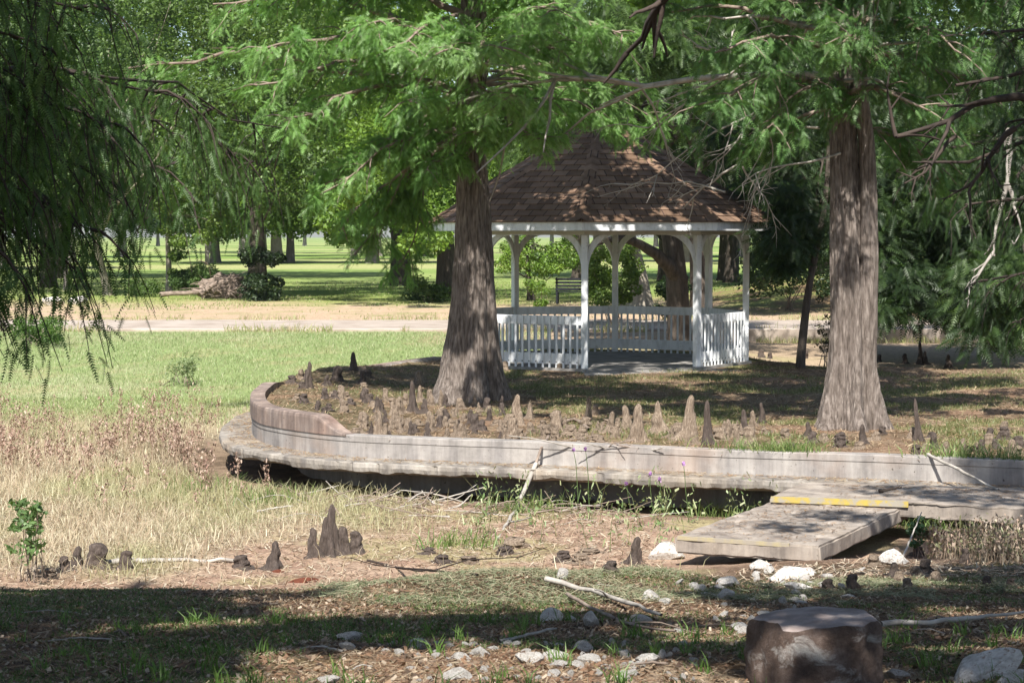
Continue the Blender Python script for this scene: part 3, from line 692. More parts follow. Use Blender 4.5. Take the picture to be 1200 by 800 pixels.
limL = [LM(0, 552, 90, 300, 60, -2.5, .06, .3, 20), LM(0, 552, 110, 330, 140, -2.0, .05, .25, 18), LM(0, 552, 150, 380, 225, -1.2, .04, .2, 16, .8),
        LM(0, 552, 60, 420, 30, -2.8, .05, .2, 18), LM(0, 552, 20, 360, -20, -1, .06, .3, 20), LM(0, 552, 140, 480, 120, -3.0, .04, .1, 16, .8), LM(0, 552, 80, 520, 60, -3.4, .05, .2, 18),
        LM(0, 552, 130, 600, 110, -2.8, .04, .15, 16, .8), LM(0, 552, 90, 660, 60, -2.2, .05, .25, 20), LM(0, 552, 50, 730, 40, -1.4, .05, .3, 20), LM(0, 552, 150, 640, 165, -2.0, .03, .15, 14, .7),
        LM(0, 552, 20, 690, -30, -1, .06, .3, 18), LM(0, 552, 120, 150, 80, .5, .06, .3, 18, 1.0), LM(0, 552, 160, 400, 270, .4, .035, .25, 14, .7), LM(0, 552, 150, 700, 130, .8, .04, .3, 16, .8),
        LM(0, 552, 40, 250, 5, 1.5, .06, .3, 18), LM(0, 552, 0, 560, -60, -3.5, .05, .2, 16), LM(0, 552, 110, 450, 170, 1.8, .04, .2, 16, .8), LM(0, 552, 170, 560, 150, -1.9, .03, .1, 12, .6), LM(0, 552, 175, 500, 200, -1.7, .03, .05, 10, .5),
        LM(0, 552, 120, 720, 150, 4.5, .04, .2, 14, .7), LM(0, 552, 100, 790, 150, 3.5, .03, .2, 12, .6), LM(0, 552, 70, 765, 172, 4.6, .03, .25, 12, .6), LM(0, 552, 90, 760, 110, 4.0, .04, .2, 12, .7), LM(0, 552, 100, 680, 130, 3.5, .04, .2, 12, .7), LM(0, 552, 140, 440, 285, 1.2, .03, .25, 16, .7), LM(0, 552, 120, 390, 215, -.6, .04, .2, 16, .8), LM(0, 552, 150, 465, 318, 1.6, .025, .3, 12, .55, .5), LM(0, 552, 150, 415, 300, .5, .025, .3, 12, .55, .5), LM(0, 552, 130, 480, 235, 1.5, .03, .2, 14, .6), LM(0, 552, 60, 300, 100, -1.0, .05, .25, 18, .9), LM(0, 552, 30, 450, 60, -3.3, .04, .2, 16, .8), LM(0, 552, 60, 590, 60, -3.6, .04, .1, 14, .8), LM(0, 552, 40, 660, 15, -2.6, .04, .1, 14, .8)]
g0 = np.random.default_rng(5)
def topclumps(x, y, z0, z1, R, n, rc, g, cone=True):
    z = g.uniform(0, 1, n)**1.3; rad_ = R*(1-.75*z if cone else 1)*np.sqrt(g.random(n)); a = g.uniform(0, 6.28, n)
    return np.c_[x+rad_*np.cos(a), y+rad_*np.sin(a), z0+(z1-z0)*z, rc*g.uniform(.6, 1.3, n)]
shL = np.r_[topclumps(-.4, YL+2.2, 5.6, 12.5, 3.7, 90, .55, g0), topclumps(2.0, YL+5.0, 6.0, 10.5, 3.4, 92, .33, g0), topclumps(-2.4, YL-1.8, 5.8, 9.5, 2.2, 44, .42, g0)]  # last two groups added to shade gazebo roof and left island end
cypress('stout fluted bald cypress on the island left of the gazebo, pale feathery crown', (pl[2][0], YL, -.9), pl, rl_, al, 101, limL, shL, PALE)
YR = 26.6; sR = YR/F_PX
pr = [at(998, 508, YR), at(998, 492, YR), at(998, 465, YR), at(998, 430, YR), at(997.5, 380, YR), at(995, 320, YR), at(991.5, 260, YR), at(989, 200, YR), at(988, 140, YR), at(988, 90, YR), at(990, 0, YR), at(988, -160, YR), at(988, -480, YR)]
rr_ = [46*sR, 39*sR, 32*sR, 27.5*sR, 24.5*sR, 22*sR, 18.5*sR, 16.5*sR, 15*sR, 14*sR, 15*sR, 11*sR, 3*sR]
limR = [LM(0, 992, 95, 830, 120, -2.2, .05, .25, 18, .9, .35, YR), LM(0, 992, 60, 850, 60, -2.5, .05, .2, 16, .8, .35, YR), LM(0, 992, 110, 1090, 130, -2, .05, .2, 14, .8, .35, YR), LM(0, 992, 30, 1120, 60, -2.2, .05, .2, 16, .9, .35, YR),
        LM(0, 992, 90, 900, 150, -1.8, .03, .15, 12, .6, .35, YR), LM(0, 992, 50, 1000, 40, -3, .04, .1, 14, .7, .3, YR), LM(0, 992, 10, 920, 0, -2, .05, .1, 14, .8, .3, YR), LM(0, 992, 20, 1180, 10, -1, .05, .3, 16, .9, .3, YR),
        LM(0, 995, 150, 1100, 210, .8, .04, .2, 14, .8, .4, YR), LM(0, 992, 80, 1160, 110, .6, .05, .3, 16, .9, .4, YR), LM(0, 992, 0, 1060, -30, -2.6, .05, .1, 14, .8, .3, YR), LM(0, 992, 45, 780, 15, .5, .05, .2, 8, .6, .3, YR),
        LM(0, 994, 125, 870, 180, 1.0, .035, .15, 10, .6, .4, YR)]
shR = np.r_[topclumps(4.6, YR+.8, 5.4, 12.5, 4.0, 95, .55, g0), topclumps(.8, YR-2.3, 5.6, 9, 3.0, 58, .36, g0), topclumps(4.2, YR-1.6, 5.4, 8.5, 3.2, 50, .36, g0)]  # last two groups added to shade the front of the island
deadR = [(at(960, 88, YR+.8), at(598, 100, 29.5), .055, 1, 9, .05), (at(745, 92, 29), at(790, 185, 29.6), .022, 2, 4, .05), (at(880, 70, 26.5), at(815, 55, 27), .03, 2, 5, 0), (at(990, 30, YR-.3), at(850, 22, YR), .04, 2, 5, .05),
         (at(985, 180, YR-.3), at(870, 215, YR-.6), .018, 2, 4, .0), (at(880, 185, 28), at(800, 245, 28.4), .022, 3, 4, .05), (at(905, 110, 28), at(840, 190, 28.2), .022, 3, 4, .05), (at(870, 195, 28), at(905, 250, 28), .016, 2, 4, 0), (at(960, 150, YR-.8), at(850, 160, 27), .018, 3, 4, .05), (at(890, 130, 27.5), at(770, 205, 28), .02, 3, 4, .08), (at(850, 225, 28), at(720, 215, 28.6), .016, 3, 3, .05), (at(900, 60, 27), at(760, 150, 28.5), .022, 2, 5, .08), (at(900, 190, 28), at(870, 275, 28), .014, 2, 4, 0), (at(990, 95, YR-.3), at(1085, 115, YR-1), .03, 2, 4, .06), (at(1000, 60, YR-.3), at(1130, 55, YR-.5), .03, 1, 4, .06)]
tR = cypress('tall bald cypress with lumpy double trunk and flared base right of the gazebo', (4.42, YR, -.9), pr, rr_, [.34, .30, .25, .20, .18, .17, .16, .16, .15, .12, .08, .05, .05], 102, limR, shR, [(.05, .12, .034), (.10, .205, .058), (.18, .31, .10)], deadR)
p2 = [at(1013, 440, YR-.05), at(1015.5, 380, YR-.12), at(1018, 300, YR-.12), at(1017.5, 230, YR-.12), at(1016, 170, YR-.12), at(1008, 100, YR-.14), at(1006, 0, YR), at(1004, -120, YR)]
V, F = trunk_mesh(p2, [.15, .135, .12, .105, .095, .085, .08, .05], [.10]*8, 55); sub(tR, 'side_stem', V, F, M['cypress_bark'], smooth=True)

# ---------------------------------------------------------------- dark hanging boughs of two cypresses that stand beside the viewpoint
def gaps(cl):
    # openings in the near crowns: no leaf clump where sun reaches the ground of the stone row and of the crest
    k = 1/math.tan(rad(SUN_EL)); gx_ = cl[:, 0]+(cl[:, 2]+.1)*k*.14; gy_ = cl[:, 1]+(cl[:, 2]+.1)*k
    r_ = cl[:, 3]*1.0; hole = ((abs(gx_+.15) < .62+r_) & (abs(gy_-7.7) < .5+r_)) | ((abs(gx_-2.6) < .5+r_) & (abs(gy_-13.6) < .6+r_)) | ((abs(gx_+.7) < .2+r_) & (abs(gy_-10.6) < .12+r_)) | ((abs(gx_-1.1) < .2+r_) & (abs(gy_-9.3) < .15+r_)) | ((abs(gx_+.4) < .4+r_) & (abs(gy_-12.3) < .5+r_)) | ((abs(gx_-1.0) < .25+r_) & (abs(gy_-11.0) < .25+r_)) | ((abs(gx_-2.9) < .3+r_) & (abs(gy_-10.6) < .15+r_)) | ((abs(gx_+1.5) < .15+r_) & (abs(gy_-9.6) < .15+r_))
    return cl[~hole]
def near_cypress(label, base, path, radii, limbs, shade, cols, seed, hang=1.0, extra=()):
    g = np.random.default_rng(seed); t = empty('cypress_tree', tuple(base), label=label, cat='tree')
    V, F = trunk_mesh(path, radii, [.2, .12, .08, .07, .06], seed, 40, 8); sub(t, 'trunk', V, F, M['cypress_bark'], smooth=True)
    tubes, tw = [], []
    for (p0, p1, r, sag, n, tl, dr) in limbs:
        q = curve(p0, p1, sag, g, 12, .03); tubes.append(tube(q, np.linspace(r, r*.25, 12), 7)); a = twigs(q, .2, n, tl, dr, g, .2); tw += a
        for b in a: tubes.append(tube(b, np.linspace(.010, .003, 5), 4))
        for b in a: 
            c = twigs(b, .2, 3, tl*.7, dr*1.6, g, .25); tw += c
            for d in c: tubes.append(tube(d, np.linspace(.005, .002, 5), 3))
    V, F = join(tubes); sub(t, 'branches', V, F, M['dark_limb'], smooth=True)
    (V, F), n = sprays(tw, 10, .13, hang, g, SP_LONG, .03); sub(t, 'foliage', V, F, M['needle'], varcol(n, len(SP_LONG[0]), cols, g, V[::len(SP_LONG[0])]))
    V, F, n, P = leafcloud(gaps(np.array(shade)), 150, .14, g); sub(t, 'shade_crown', V, F, M['leaf'], varcol(n, 4, cols, g, P))
    for (p0, p1, r, d, nc, sag, mat) in extra:
        V, F = join(dead_fork(p0, p1, r, g, d, nc, sag)); sub(t, 'dead_branch', V, F, M[mat], smooth=True, label='bare dead branch')
    return t
def NL(x0, y0, Y0, x1, y1, Y1, r, sag=.1, n=9, tl=.5, dr=.7): return (at(x0, y0, Y0), at(x1, y1, Y1), r, sag, n, tl, dr)
nl = [NL(-300, -60, 8.6, 120, 20, 10, .020), NL(-300, 40, 8.6, 60, 120, 9.6, .016), NL(-300, 60, 8.6, 40, 215, 9.4, .016), NL(-300, 120, 8.6, 110, 270, 10, .016, .12, 11), NL(-300, 150, 8.6, 95, 300, 9.8, .013, .15, 10),
      NL(-300, -100, 8.6, 80, -40, 9, .016), NL(-300, 100, 8.6, 150, 150, 10.8, .016, .1, 10), NL(-200, 100, 9, 330, 150, 13.5, .016, .12, 12, .55, .8), NL(-200, 60, 9, 260, 135, 12.5, .016, .12, 12, .55, .8), NL(-200, 120, 9, 210, 190, 12, .013, .1, 11, .5, .9),
      NL(-300, 180, 8.6, 10, 300, 9, .010, .1, 8), NL(-300, 200, 8.6, -10, 320, 9, .010, .1, 6), NL(-300, 0, 8.6, 60, 60, 9.2, .016), NL(-200, 160, 9, 130, 225, 11, .010, .1, 9), NL(-200, 140, 9, 300, 190, 14.5, .010, .1, 9, .5, .9)]
xL, yL = -4.3, 7.6
gL = np.random.default_rng(8)
shN = np.r_[topclumps(-3.6, 3.9, 4.3, 8.0, 3.6, 165, .36, gL), topclumps(-.8, 3.6, 4.6, 7.4, 2.4, 62, .34, gL), topclumps(-2.6, 1.6, 4.6, 7.0, 3.0, 90, .34, gL), topclumps(-3.6, 6.4, 5.4, 7.2, 2.0, 24, .34, gL)]  # unseen leaf clumps, placed to shade the near bank
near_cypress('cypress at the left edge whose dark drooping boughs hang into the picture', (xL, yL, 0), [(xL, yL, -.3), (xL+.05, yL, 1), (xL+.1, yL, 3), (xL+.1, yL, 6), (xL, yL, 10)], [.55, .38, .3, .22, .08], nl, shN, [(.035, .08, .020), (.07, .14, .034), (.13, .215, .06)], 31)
xR, yR = 6.9, 14.2
def NR(x0, y0, x1, y1, Y1, r, sag=.1, n=8, tl=.45, dr=.6): return (at(x0, y0, 14), at(x1, y1, Y1), r, sag, n, tl, dr)
nr = [NR(1560, 60, 1120, 100, 13, .04), NR(1560, 120, 1080, 190, 13.4, .035, .1, 8), NR(1560, 30, 1150, 40, 12.4, .035), NR(1560, -40, 1040, -20, 12.6, .035), NR(1560, 260, 1150, 330, 16, .03, .1, 9), NR(1560, 300, 1180, 380, 16, .025, .1, 9), NR(1560, 200, 1130, 240, 15, .03, .1, 9), NR(1560, 100, 1190, 150, 13, .03)]
shM = np.r_[topclumps(4.6, 7.6, 5.0, 9.0, 3.6, 140, .34, gL), topclumps(1.8, 4.6, 4.8, 7.6, 2.6, 72, .34, gL), topclumps(4.6, 13.2, 5.2, 9, 2.8, 44, .40, gL), topclumps(2.7, 7.0, 5.0, 8.0, 2.4, 74, .34, gL), topclumps(3.4, 2.6, 4.6, 7.2, 2.6, 64, .34, gL), topclumps(1.1, 2.7, 5.0, 6.4, .85, 15, .28, gL, False)]  # unseen leaf clumps, placed to shade bank, slabs and stone block
exR = [(at(1230, 120, 12.6), at(1050, 160, 12.2), .03, 2, 4, .05, 'dark_limb'), (at(1190, 150, 12.6), at(1135, 225, 12.6), .022, 2, 4, 0, 'dark_limb'), (at(1120, 160, 12.4), at(1060, 215, 12.2), .014, 2, 4, 0, 'dark_limb'), (at(1182, 150, 21), at(1180, 215, 21), .05, 0, 0, 0, 'dead_wood'), (at(1180, 215, 21), at(1165, 300, 21), .03, 1, 2, 0, 'dead_wood'), (at(1165, 295, 21), at(1135, 335, 21), .02, 3, 4, 0, 'dead_wood'), (at(1180, 215, 21), at(1197, 270, 21), .025, 2, 3, 0, 'dead_wood'), (at(790, -30, 11), at(735, 62, 11.6), .035, 1, 6, 0, 'dark_limb'), (at(1400, -120, 12.5), at(790, -30, 11), .06, 0, 0, .05, 'dark_limb')]
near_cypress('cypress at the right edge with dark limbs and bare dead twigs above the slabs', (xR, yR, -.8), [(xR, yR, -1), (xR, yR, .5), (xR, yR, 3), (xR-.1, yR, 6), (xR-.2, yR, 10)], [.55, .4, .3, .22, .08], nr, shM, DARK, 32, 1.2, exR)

# ---------------------------------------------------------------- trees behind the island
def oak(name, label, base, r, lean, H, clumps, per, size, cols, seed, bark='oak_bark', group=None, branch=True, feathery=False):
    g = np.random.default_rng(seed); b = arr(*base); t = empty(name, tuple(b), label=label, cat='tree', group=group)
    tp_ = b+arr(lean[0], lean[1], H)
    P = [b+arr(0, 0, -.15), b+arr(0, 0, .25), b+(tp_-b)*.3+arr(g.normal(0, .06), 0, 0), b+(tp_-b)*.65+arr(g.normal(0, .08), 0, 0), tp_]
    V, F = trunk_mesh(P, [r*1.5, r*1.15, r*.95, r*.8, r*.35], [.14, .09, .06, .06, .05], seed, 28, 5); parts = [(V, F)]
    sub(t, 'trunk', V, F, M[bark], smooth=True)
    cl = np.asarray(clumps)
    if branch:
        pick = cl[g.permutation(len(cl))[:14]]; tb = []
        for c in pick:
            h = g.uniform(.45, .95); p0 = b+(tp_-b)*h; tb.append(tube(curve(p0, c[:3], .15*r, g, 7, .05), np.linspace(r*.33, r*.06, 7), 6))
        V, F = join(tb); sub(t, 'branches', V, F, M[bark], smooth=True)
    if feathery: V, F, n, P = spraycloud(cl, per, size, g); sub(t, 'foliage', V, F, M['needle'], varcol(n, len(SP_FINE[0]), cols, g, P))
    else: V, F, n, P = leafcloud(cl, per, size, g); sub(t, 'foliage', V, F, M['leaf'], varcol(n, 4, cols, g, P))
    return t
def gpos(px, py): return hit(px, py, 6, 900)
def pclumps(x0, x1, y0, y1, Y0, Y1, n, rc, g):
    """clumps through a block of air given by its outline at distance (x0..y1 in photo pixels) and its depth range"""
    P = [at(g.uniform(x0, x1), g.uniform(y0, y1), g.uniform(Y0, Y1)) for _ in range(n)]
    return np.c_[np.array(P), rc*g.uniform(.6, 1.35, n)]
g = np.random.default_rng(77)
b = gpos(797, 398); b = arr(at(797, 398, 49.5)[0], 49.5, -1.3)
top_ = at(762, 60, 49.5); t15 = oak('oak_tree', 'big dark oak close behind the gazebo with trunk leaning left over the roof', b, .27, (top_[0]-b[0], 0, 0), top_[2]-b[2],
    np.r_[pclumps(640, 900, -60, 150, 46, 53, 70, .55, g), pclumps(700, 900, 60, 250, 50, 54, 40, .5, g), pclumps(600, 760, 60, 200, 47, 54, 34, .5, g), pclumps(680, 930, -10, 110, 44, 47.5, 40, .5, g)], 80, .36, [(.02, .045, .012), (.04, .08, .018), (.085, .145, .035), (.14, .22, .06)], 201, feathery=True)
gg = np.random.default_rng(3); tb = [tube(curve(at(800, 330, 49.5), at(742, 283, 48.5), .15, gg, 8, .03), np.linspace(.2, .10, 8), 8), tube(curve(at(742, 283, 48.5), at(690, 290, 47.5), .1, gg, 8, .03), np.linspace(.10, .05, 8), 8), tube(curve(at(795, 260, 49.5), at(850, 150, 50), .1, gg, 8, .04), np.linspace(.16, .07, 8), 8)]
V, F = join(tb); sub(t15, 'low_limb', V, F, M['oak_bark'], smooth=True)
b = gpos(752, 360); oak('oak_tree', 'pale based leaning twin stemmed oak seen through the gazebo', b, .32, (-1.0, 0, 0), 5.0, pclumps(660, 800, 120, 265, 64, 72, 46, .7, g), 260, .16, MID, 202, 'pale_bark')
b = gpos(822, 372); oak('oak_tree', 'straight dark oak rising behind the right side of the gazebo roof', b, .30, (-.2, 0, 0), 7.5, np.r_[pclumps(780, 960, -50, 170, 57, 66, 60, .75, g), pclumps(790, 880, 150, 240, 60, 66, 16, .6, g)], 280, .16, DARK, 203)
b = gpos(857, 331); oak('oak_tree', 'thick dark oak trunk on the rise right of the gazebo', b, .36, (.1, 0, 0), 6, pclumps(800, 930, 60, 258, 92, 106, 50, 1.1, g), 280, .22, MID, 204)
b = arr(at(938, 437, 38.3)[0], 38.3, -.92); tp17 = at(972, 120, 38.6)
oak('cedar_tree', 'slender dark leaning tree with dense evergreen foliage between gazebo and right cypress', b, .068, (tp17[0]-b[0], .3, 0), tp17[2]-b[2], np.r_[pclumps(908, 1010, 110, 300, 38, 41, 66, .30, g), pclumps(905, 945, 215, 315, 37.0, 38.8, 26, .2, g), pclumps(840, 960, 120, 230, 39, 42, 30, .3, g)], 70, .26, DEEP, 205, feathery=True)
b = arr(at(1222, 390, 46)[0], 46, -1.2)
oak('cedar_tree', 'broad dark evergreen overhanging the path behind the right cypress', b, .20, (.3, 0, 0), 7, np.r_[pclumps(1000, 1260, 170, 350, 44, 50, 120, .5, g), pclumps(1120, 1260, 300, 400, 40, 45, 60, .36, g), pclumps(960, 1260, 60, 200, 46, 52, 80, .6, g), pclumps(1030, 1150, 330, 372, 44, 47, 22, .3, g), pclumps(1010, 1180, 200, 350, 45, 50, 60, .5, g)], 75, .36, [(.012, .027, .009), (.022, .046, .013), (.05, .09, .024), (.10, .165, .04)], 206, feathery=True)
b = gpos(470, 335); oak('oak_tree', 'large dark oak on the lawn left of the gazebo with bright crown', b, .46, (-.2, 0, 0), 7.5, np.r_[pclumps(300, 520, -40, 235, 86, 108, 150, 1.05, g), pclumps(330, 500, 200, 275, 84, 92, 30, .75, g)], 330, .19, BRIGHT, 207)
b = gpos(522, 350); oak('oak_tree', 'dark oak whose trunk shows between the left cypress and the lawn oak', b, .36, (.1, 0, 0), 6.5, np.r_[pclumps(420, 680, -40, 215, 72, 90, 150, .85, g), pclumps(480, 540, 200, 262, 76, 82, 16, .6, g), pclumps(375, 520, 215, 288, 70, 79, 34, .5, g)], 330, .16, BRIGHT, 208)
b = gpos(57, 337); oak('oak_tree', 'thick dark oak trunk half hidden by hanging boughs at far left', b, .36, (-.1, 0, 0), 6.5, pclumps(-80, 190, -40, 250, 90, 108, 130, 1.05, g), 300, .2, MID, 209)
b = gpos(126, 346); oak('oak_tree', 'pale slanting oak trunk behind the left hanging boughs', b, .17, (-.9, 0, 0), 5, pclumps(60, 260, -20, 225, 80, 92, 90, .8, g), 280, .17, MID+[(.09, .155, .025)], 210, 'pale_bark')
b = gpos(78, 340); oak('oak_tree', 'thin grey trunk beside the thick dark oak at far left', b, .11, (.1, 0, 0), 5, pclumps(-40, 120, 0, 240, 82, 92, 60, .75, g), 260, .17, MID, 211, 'far_bark')
b = gpos(198, 342); oak('young_tree', 'young tree with pale trunk and bright yellow green leaves by the brush pile', b, .13, (.1, 0, 0), 3.8, np.r_[pclumps(185, 278, 215, 285, 86, 93, 40, .42, g), pclumps(200, 225, 285, 320, 88, 91, 5, .3, g)], 240, .13, [(.09, .16, .02), (.14, .22, .03), (.17, .235, .045)], 212, 'pale_bark')
b = gpos(309, 350); oak('oak_tree', 'lawn tree wrapped in a dark ivy collar and bushy base', b, .14, (-.1, 0, 0), 5.5, np.r_[pclumps(220, 380, -20, 240, 76, 88, 110, .8, g)], 300, .16, MID+[(.09, .15, .022)], 213)
tv = bpy.data.objects[[o.name for o in bpy.data.objects if o.get('label', '').startswith('lawn tree wrapped')][0]]
V, F, n, P = leafcloud(np.r_[pclumps(284, 326, 294, 306, 79, 81, 11, .26, g), pclumps(290, 328, 324, 350, 78.6, 81, 18, .34, g)], 260, .12, g); sub(tv, 'ivy', V, F, M['leaf'], varcol(n, 4, DEEP, g, P), label='dark ivy collar and bush')
for px, py, r, lab in ((340, 308, .36, 'grey trunked lawn tree in the middle distance left of centre'), (243, 310, .18, 'slim forked lawn tree in the middle distance left'), (415, 304, .32, 'lawn tree partly hidden by bright drooping leaves'), (285, 297, .55, 'bluish broad oak beyond the ivy wrapped tree'), (445, 300, .3, 'lawn tree just left of the large dark oak')):
    b = gpos(px, py); s_ = b[1]/F_PX; hw = 75
    oak('lawn_tree', lab, b, r, (0, 0, 0), 6, pclumps(px-hw, px+hw, 150, 266, b[1]-6, b[1]+8, 60, 34*s_*.42, g), 200, .02+.0017*b[1], MID+[(.08, .14, .025)], 300+px, 'far_bark')
for px, py, r, lab in ((622, 352, .12, 'small leafy tree with thin trunk seen through the left of the gazebo'), ):
    b = gpos(px, py); oak('young_tree', lab, b, r, (-.15, 0, 0), 2.8, pclumps(588, 668, 276, 318, 72, 79, 26, .38, g), 260, .11, BRIGHT, 401)
b = gpos(776, 330); oak('oak_tree', 'dark trunk in the gap between the leaning oak and the big dark oak', b, .24, (.1, 0, 0), 5, pclumps(690, 810, 130, 262, 96, 108, 40, 1.0, g), 240, .2, MID, 402)
# far side of the lawn: a row of oaks, each its own object, three crowns shared between them
FAR = []
for v in range(3):
    q = np.random.default_rng(500+v); t = empty('oak_tree', (0, 0, 0), label='hazy round oak in the tree line along the far side of the lawn', cat='tree', group='oaks along the far side of the lawn')
    V, F = trunk_mesh([(0, 0, -.3), (0, 0, .5), (.1, 0, 2), (0, .1, 5), (0, 0, 8)], [.7, .5, .42, .36, .15], [.1]*5, 500+v, 16, 2); sub(t, 'trunk', V, F, M['far_bark'], smooth=True)
    V, F, n, P = leafcloud(crown_clumps((0, 0, 7.8), (6.2, 6.2, 4.6), 150, 1.25, q), 110, .42, q); sub(t, 'foliage', V, F, M['leaf'], varcol(n, 4, MID+[(.075, .13, .03)], q, P)); FAR.append(t)
q = np.random.default_rng(9); spots = []
for i in range(15): spots.append((-560+i*112+q.uniform(-30, 30), q.uniform(150, 200)))
for i in range(22): spots.append((-450+i*96+q.uniform(-30, 30), q.uniform(230, 330)))
for i in range(26): spots.append((-300+i*72+q.uniform(-20, 20), q.uniform(380, 520)))
for i, (px, Y) in enumerate(spots):
    t = FAR[i] if i < 3 else copy_tree(FAR[i % 3])
    x = (px-600)/F_PX*Y; t.location = (x, Y, float(terr(x, Y))); s_ = q.uniform(.85, 1.3); t.scale = (s_, s_, s_*q.uniform(.9, 1.15)); t.rotation_euler = (0, 0, q.uniform(0, 6.28))
# trees that close the background between and above the nearer ones
for i, (x0, x1, Y0, Y1, cols, lab) in enumerate([(-60, 200, 112, 130, MID, 'tall oak crown closing the view behind the far left boughs'), (180, 420, 115, 132, BRIGHT, 'tall bright oak crown behind the ivy wrapped tree'), (560, 800, 112, 130, MID, 'tall oak crown behind the gazebo roof'), (860, 1060, 86, 100, DARK, 'shady oak on the rise behind the slender evergreen'), (1040, 1290, 84, 100, MID, 'oak crown behind the far right evergreen'), (780, 920, 108, 124, MID, 'oak crown high behind the dead twigs right of the roof')]):
    pxm = (x0+x1)/2; Y = (Y0+Y1)/2; x = (pxm-600)/F_PX*Y
    oak('oak_tree', lab, (x, Y, float(terr(x, Y))), .42, (0, 0, 0), 9, pclumps(x0, x1, -60, 235, Y0, Y1, 190, 1.35, g), 250, .26, cols, 600+i)
# ================================================================ cypress knees
def knee_mesh(name, seed, flare=.5, bend=.1, lump=.12, blunt=.35):
    g = np.random.default_rng(seed); n, m = 22, 22
    t = np.linspace(0, 1, m); th = np.arange(n)*2*np.pi/n
    r = (1+flare*1.6*np.exp(-t*7))*(1-(1-blunt)*t**1.2); r *= np.where(t > .86, np.sqrt(np.clip(1-((t-.86)/.145)**2, 0, 1)), 1); r = np.maximum(r, .02)
    a = g.uniform(0, 6.28); cx = bend*np.sin(t*2.4)*math.cos(a); cy_ = bend*np.sin(t*2.4)*math.sin(a)
    T, TH = np.meshgrid(t, th, indexing='ij')
    ridge = .16*np.cos(3*TH+g.uniform(0, 6)+T)*np.exp(-T*1.2)+.12*np.cos(5*TH+g.uniform(0, 6))*np.exp(-T*2.0)+.10*np.sin(T*g.uniform(9, 16)+g.uniform(0, 6))*np.sin(TH+g.uniform(0, 6))
    nz = lump*3*(fbm(np.cos(TH)*1.6+seed*3.1, np.sin(TH)*1.6+T*6.5, seed, 5)-.5)
    R = .5*r[:, None]*(1+ridge*(1+flare)+nz)
    V = np.stack([cx[:, None]+R*np.cos(TH), cy_[:, None]+R*np.sin(TH), T-.08+0*R], -1).reshape(-1, 3)
    i = (np.arange(m-1)*n)[:, None]; j = np.arange(n)[None]; k = (j+1) % n
    return npmesh(name, V, np.stack([i+j, i+k, i+n+k, i+n+j], -1).reshape(-1, 4), smooth=True)
KM = {}
for s, args in (('tall', (.8, .17, .20, .46)), ('cone', (1.5, .14, .18, .26)), ('stub', (.4, .10, .26, .70)), ('lump', (.6, .1, .34, .8))):
    for mat in ('knee_pale', 'knee_dark'):
        for v in range(3):
            me = knee_mesh('cypress_knee', 10*len(KM)+v, *args); me.materials.append(M[mat]); KM[s, mat, v] = me
gk = np.random.default_rng(41)
def knee(px, py, h, w_, style, mat, label, group=None, tilt=0):
    p = hit(px, py); s = p[1]/F_PX
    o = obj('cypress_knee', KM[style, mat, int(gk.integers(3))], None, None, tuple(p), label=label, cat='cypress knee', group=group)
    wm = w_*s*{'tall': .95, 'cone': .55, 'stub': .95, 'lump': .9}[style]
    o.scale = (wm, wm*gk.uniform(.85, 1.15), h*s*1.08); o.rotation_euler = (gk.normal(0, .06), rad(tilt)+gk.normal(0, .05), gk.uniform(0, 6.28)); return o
WALLG = 'pale knees along the top of the island wall'
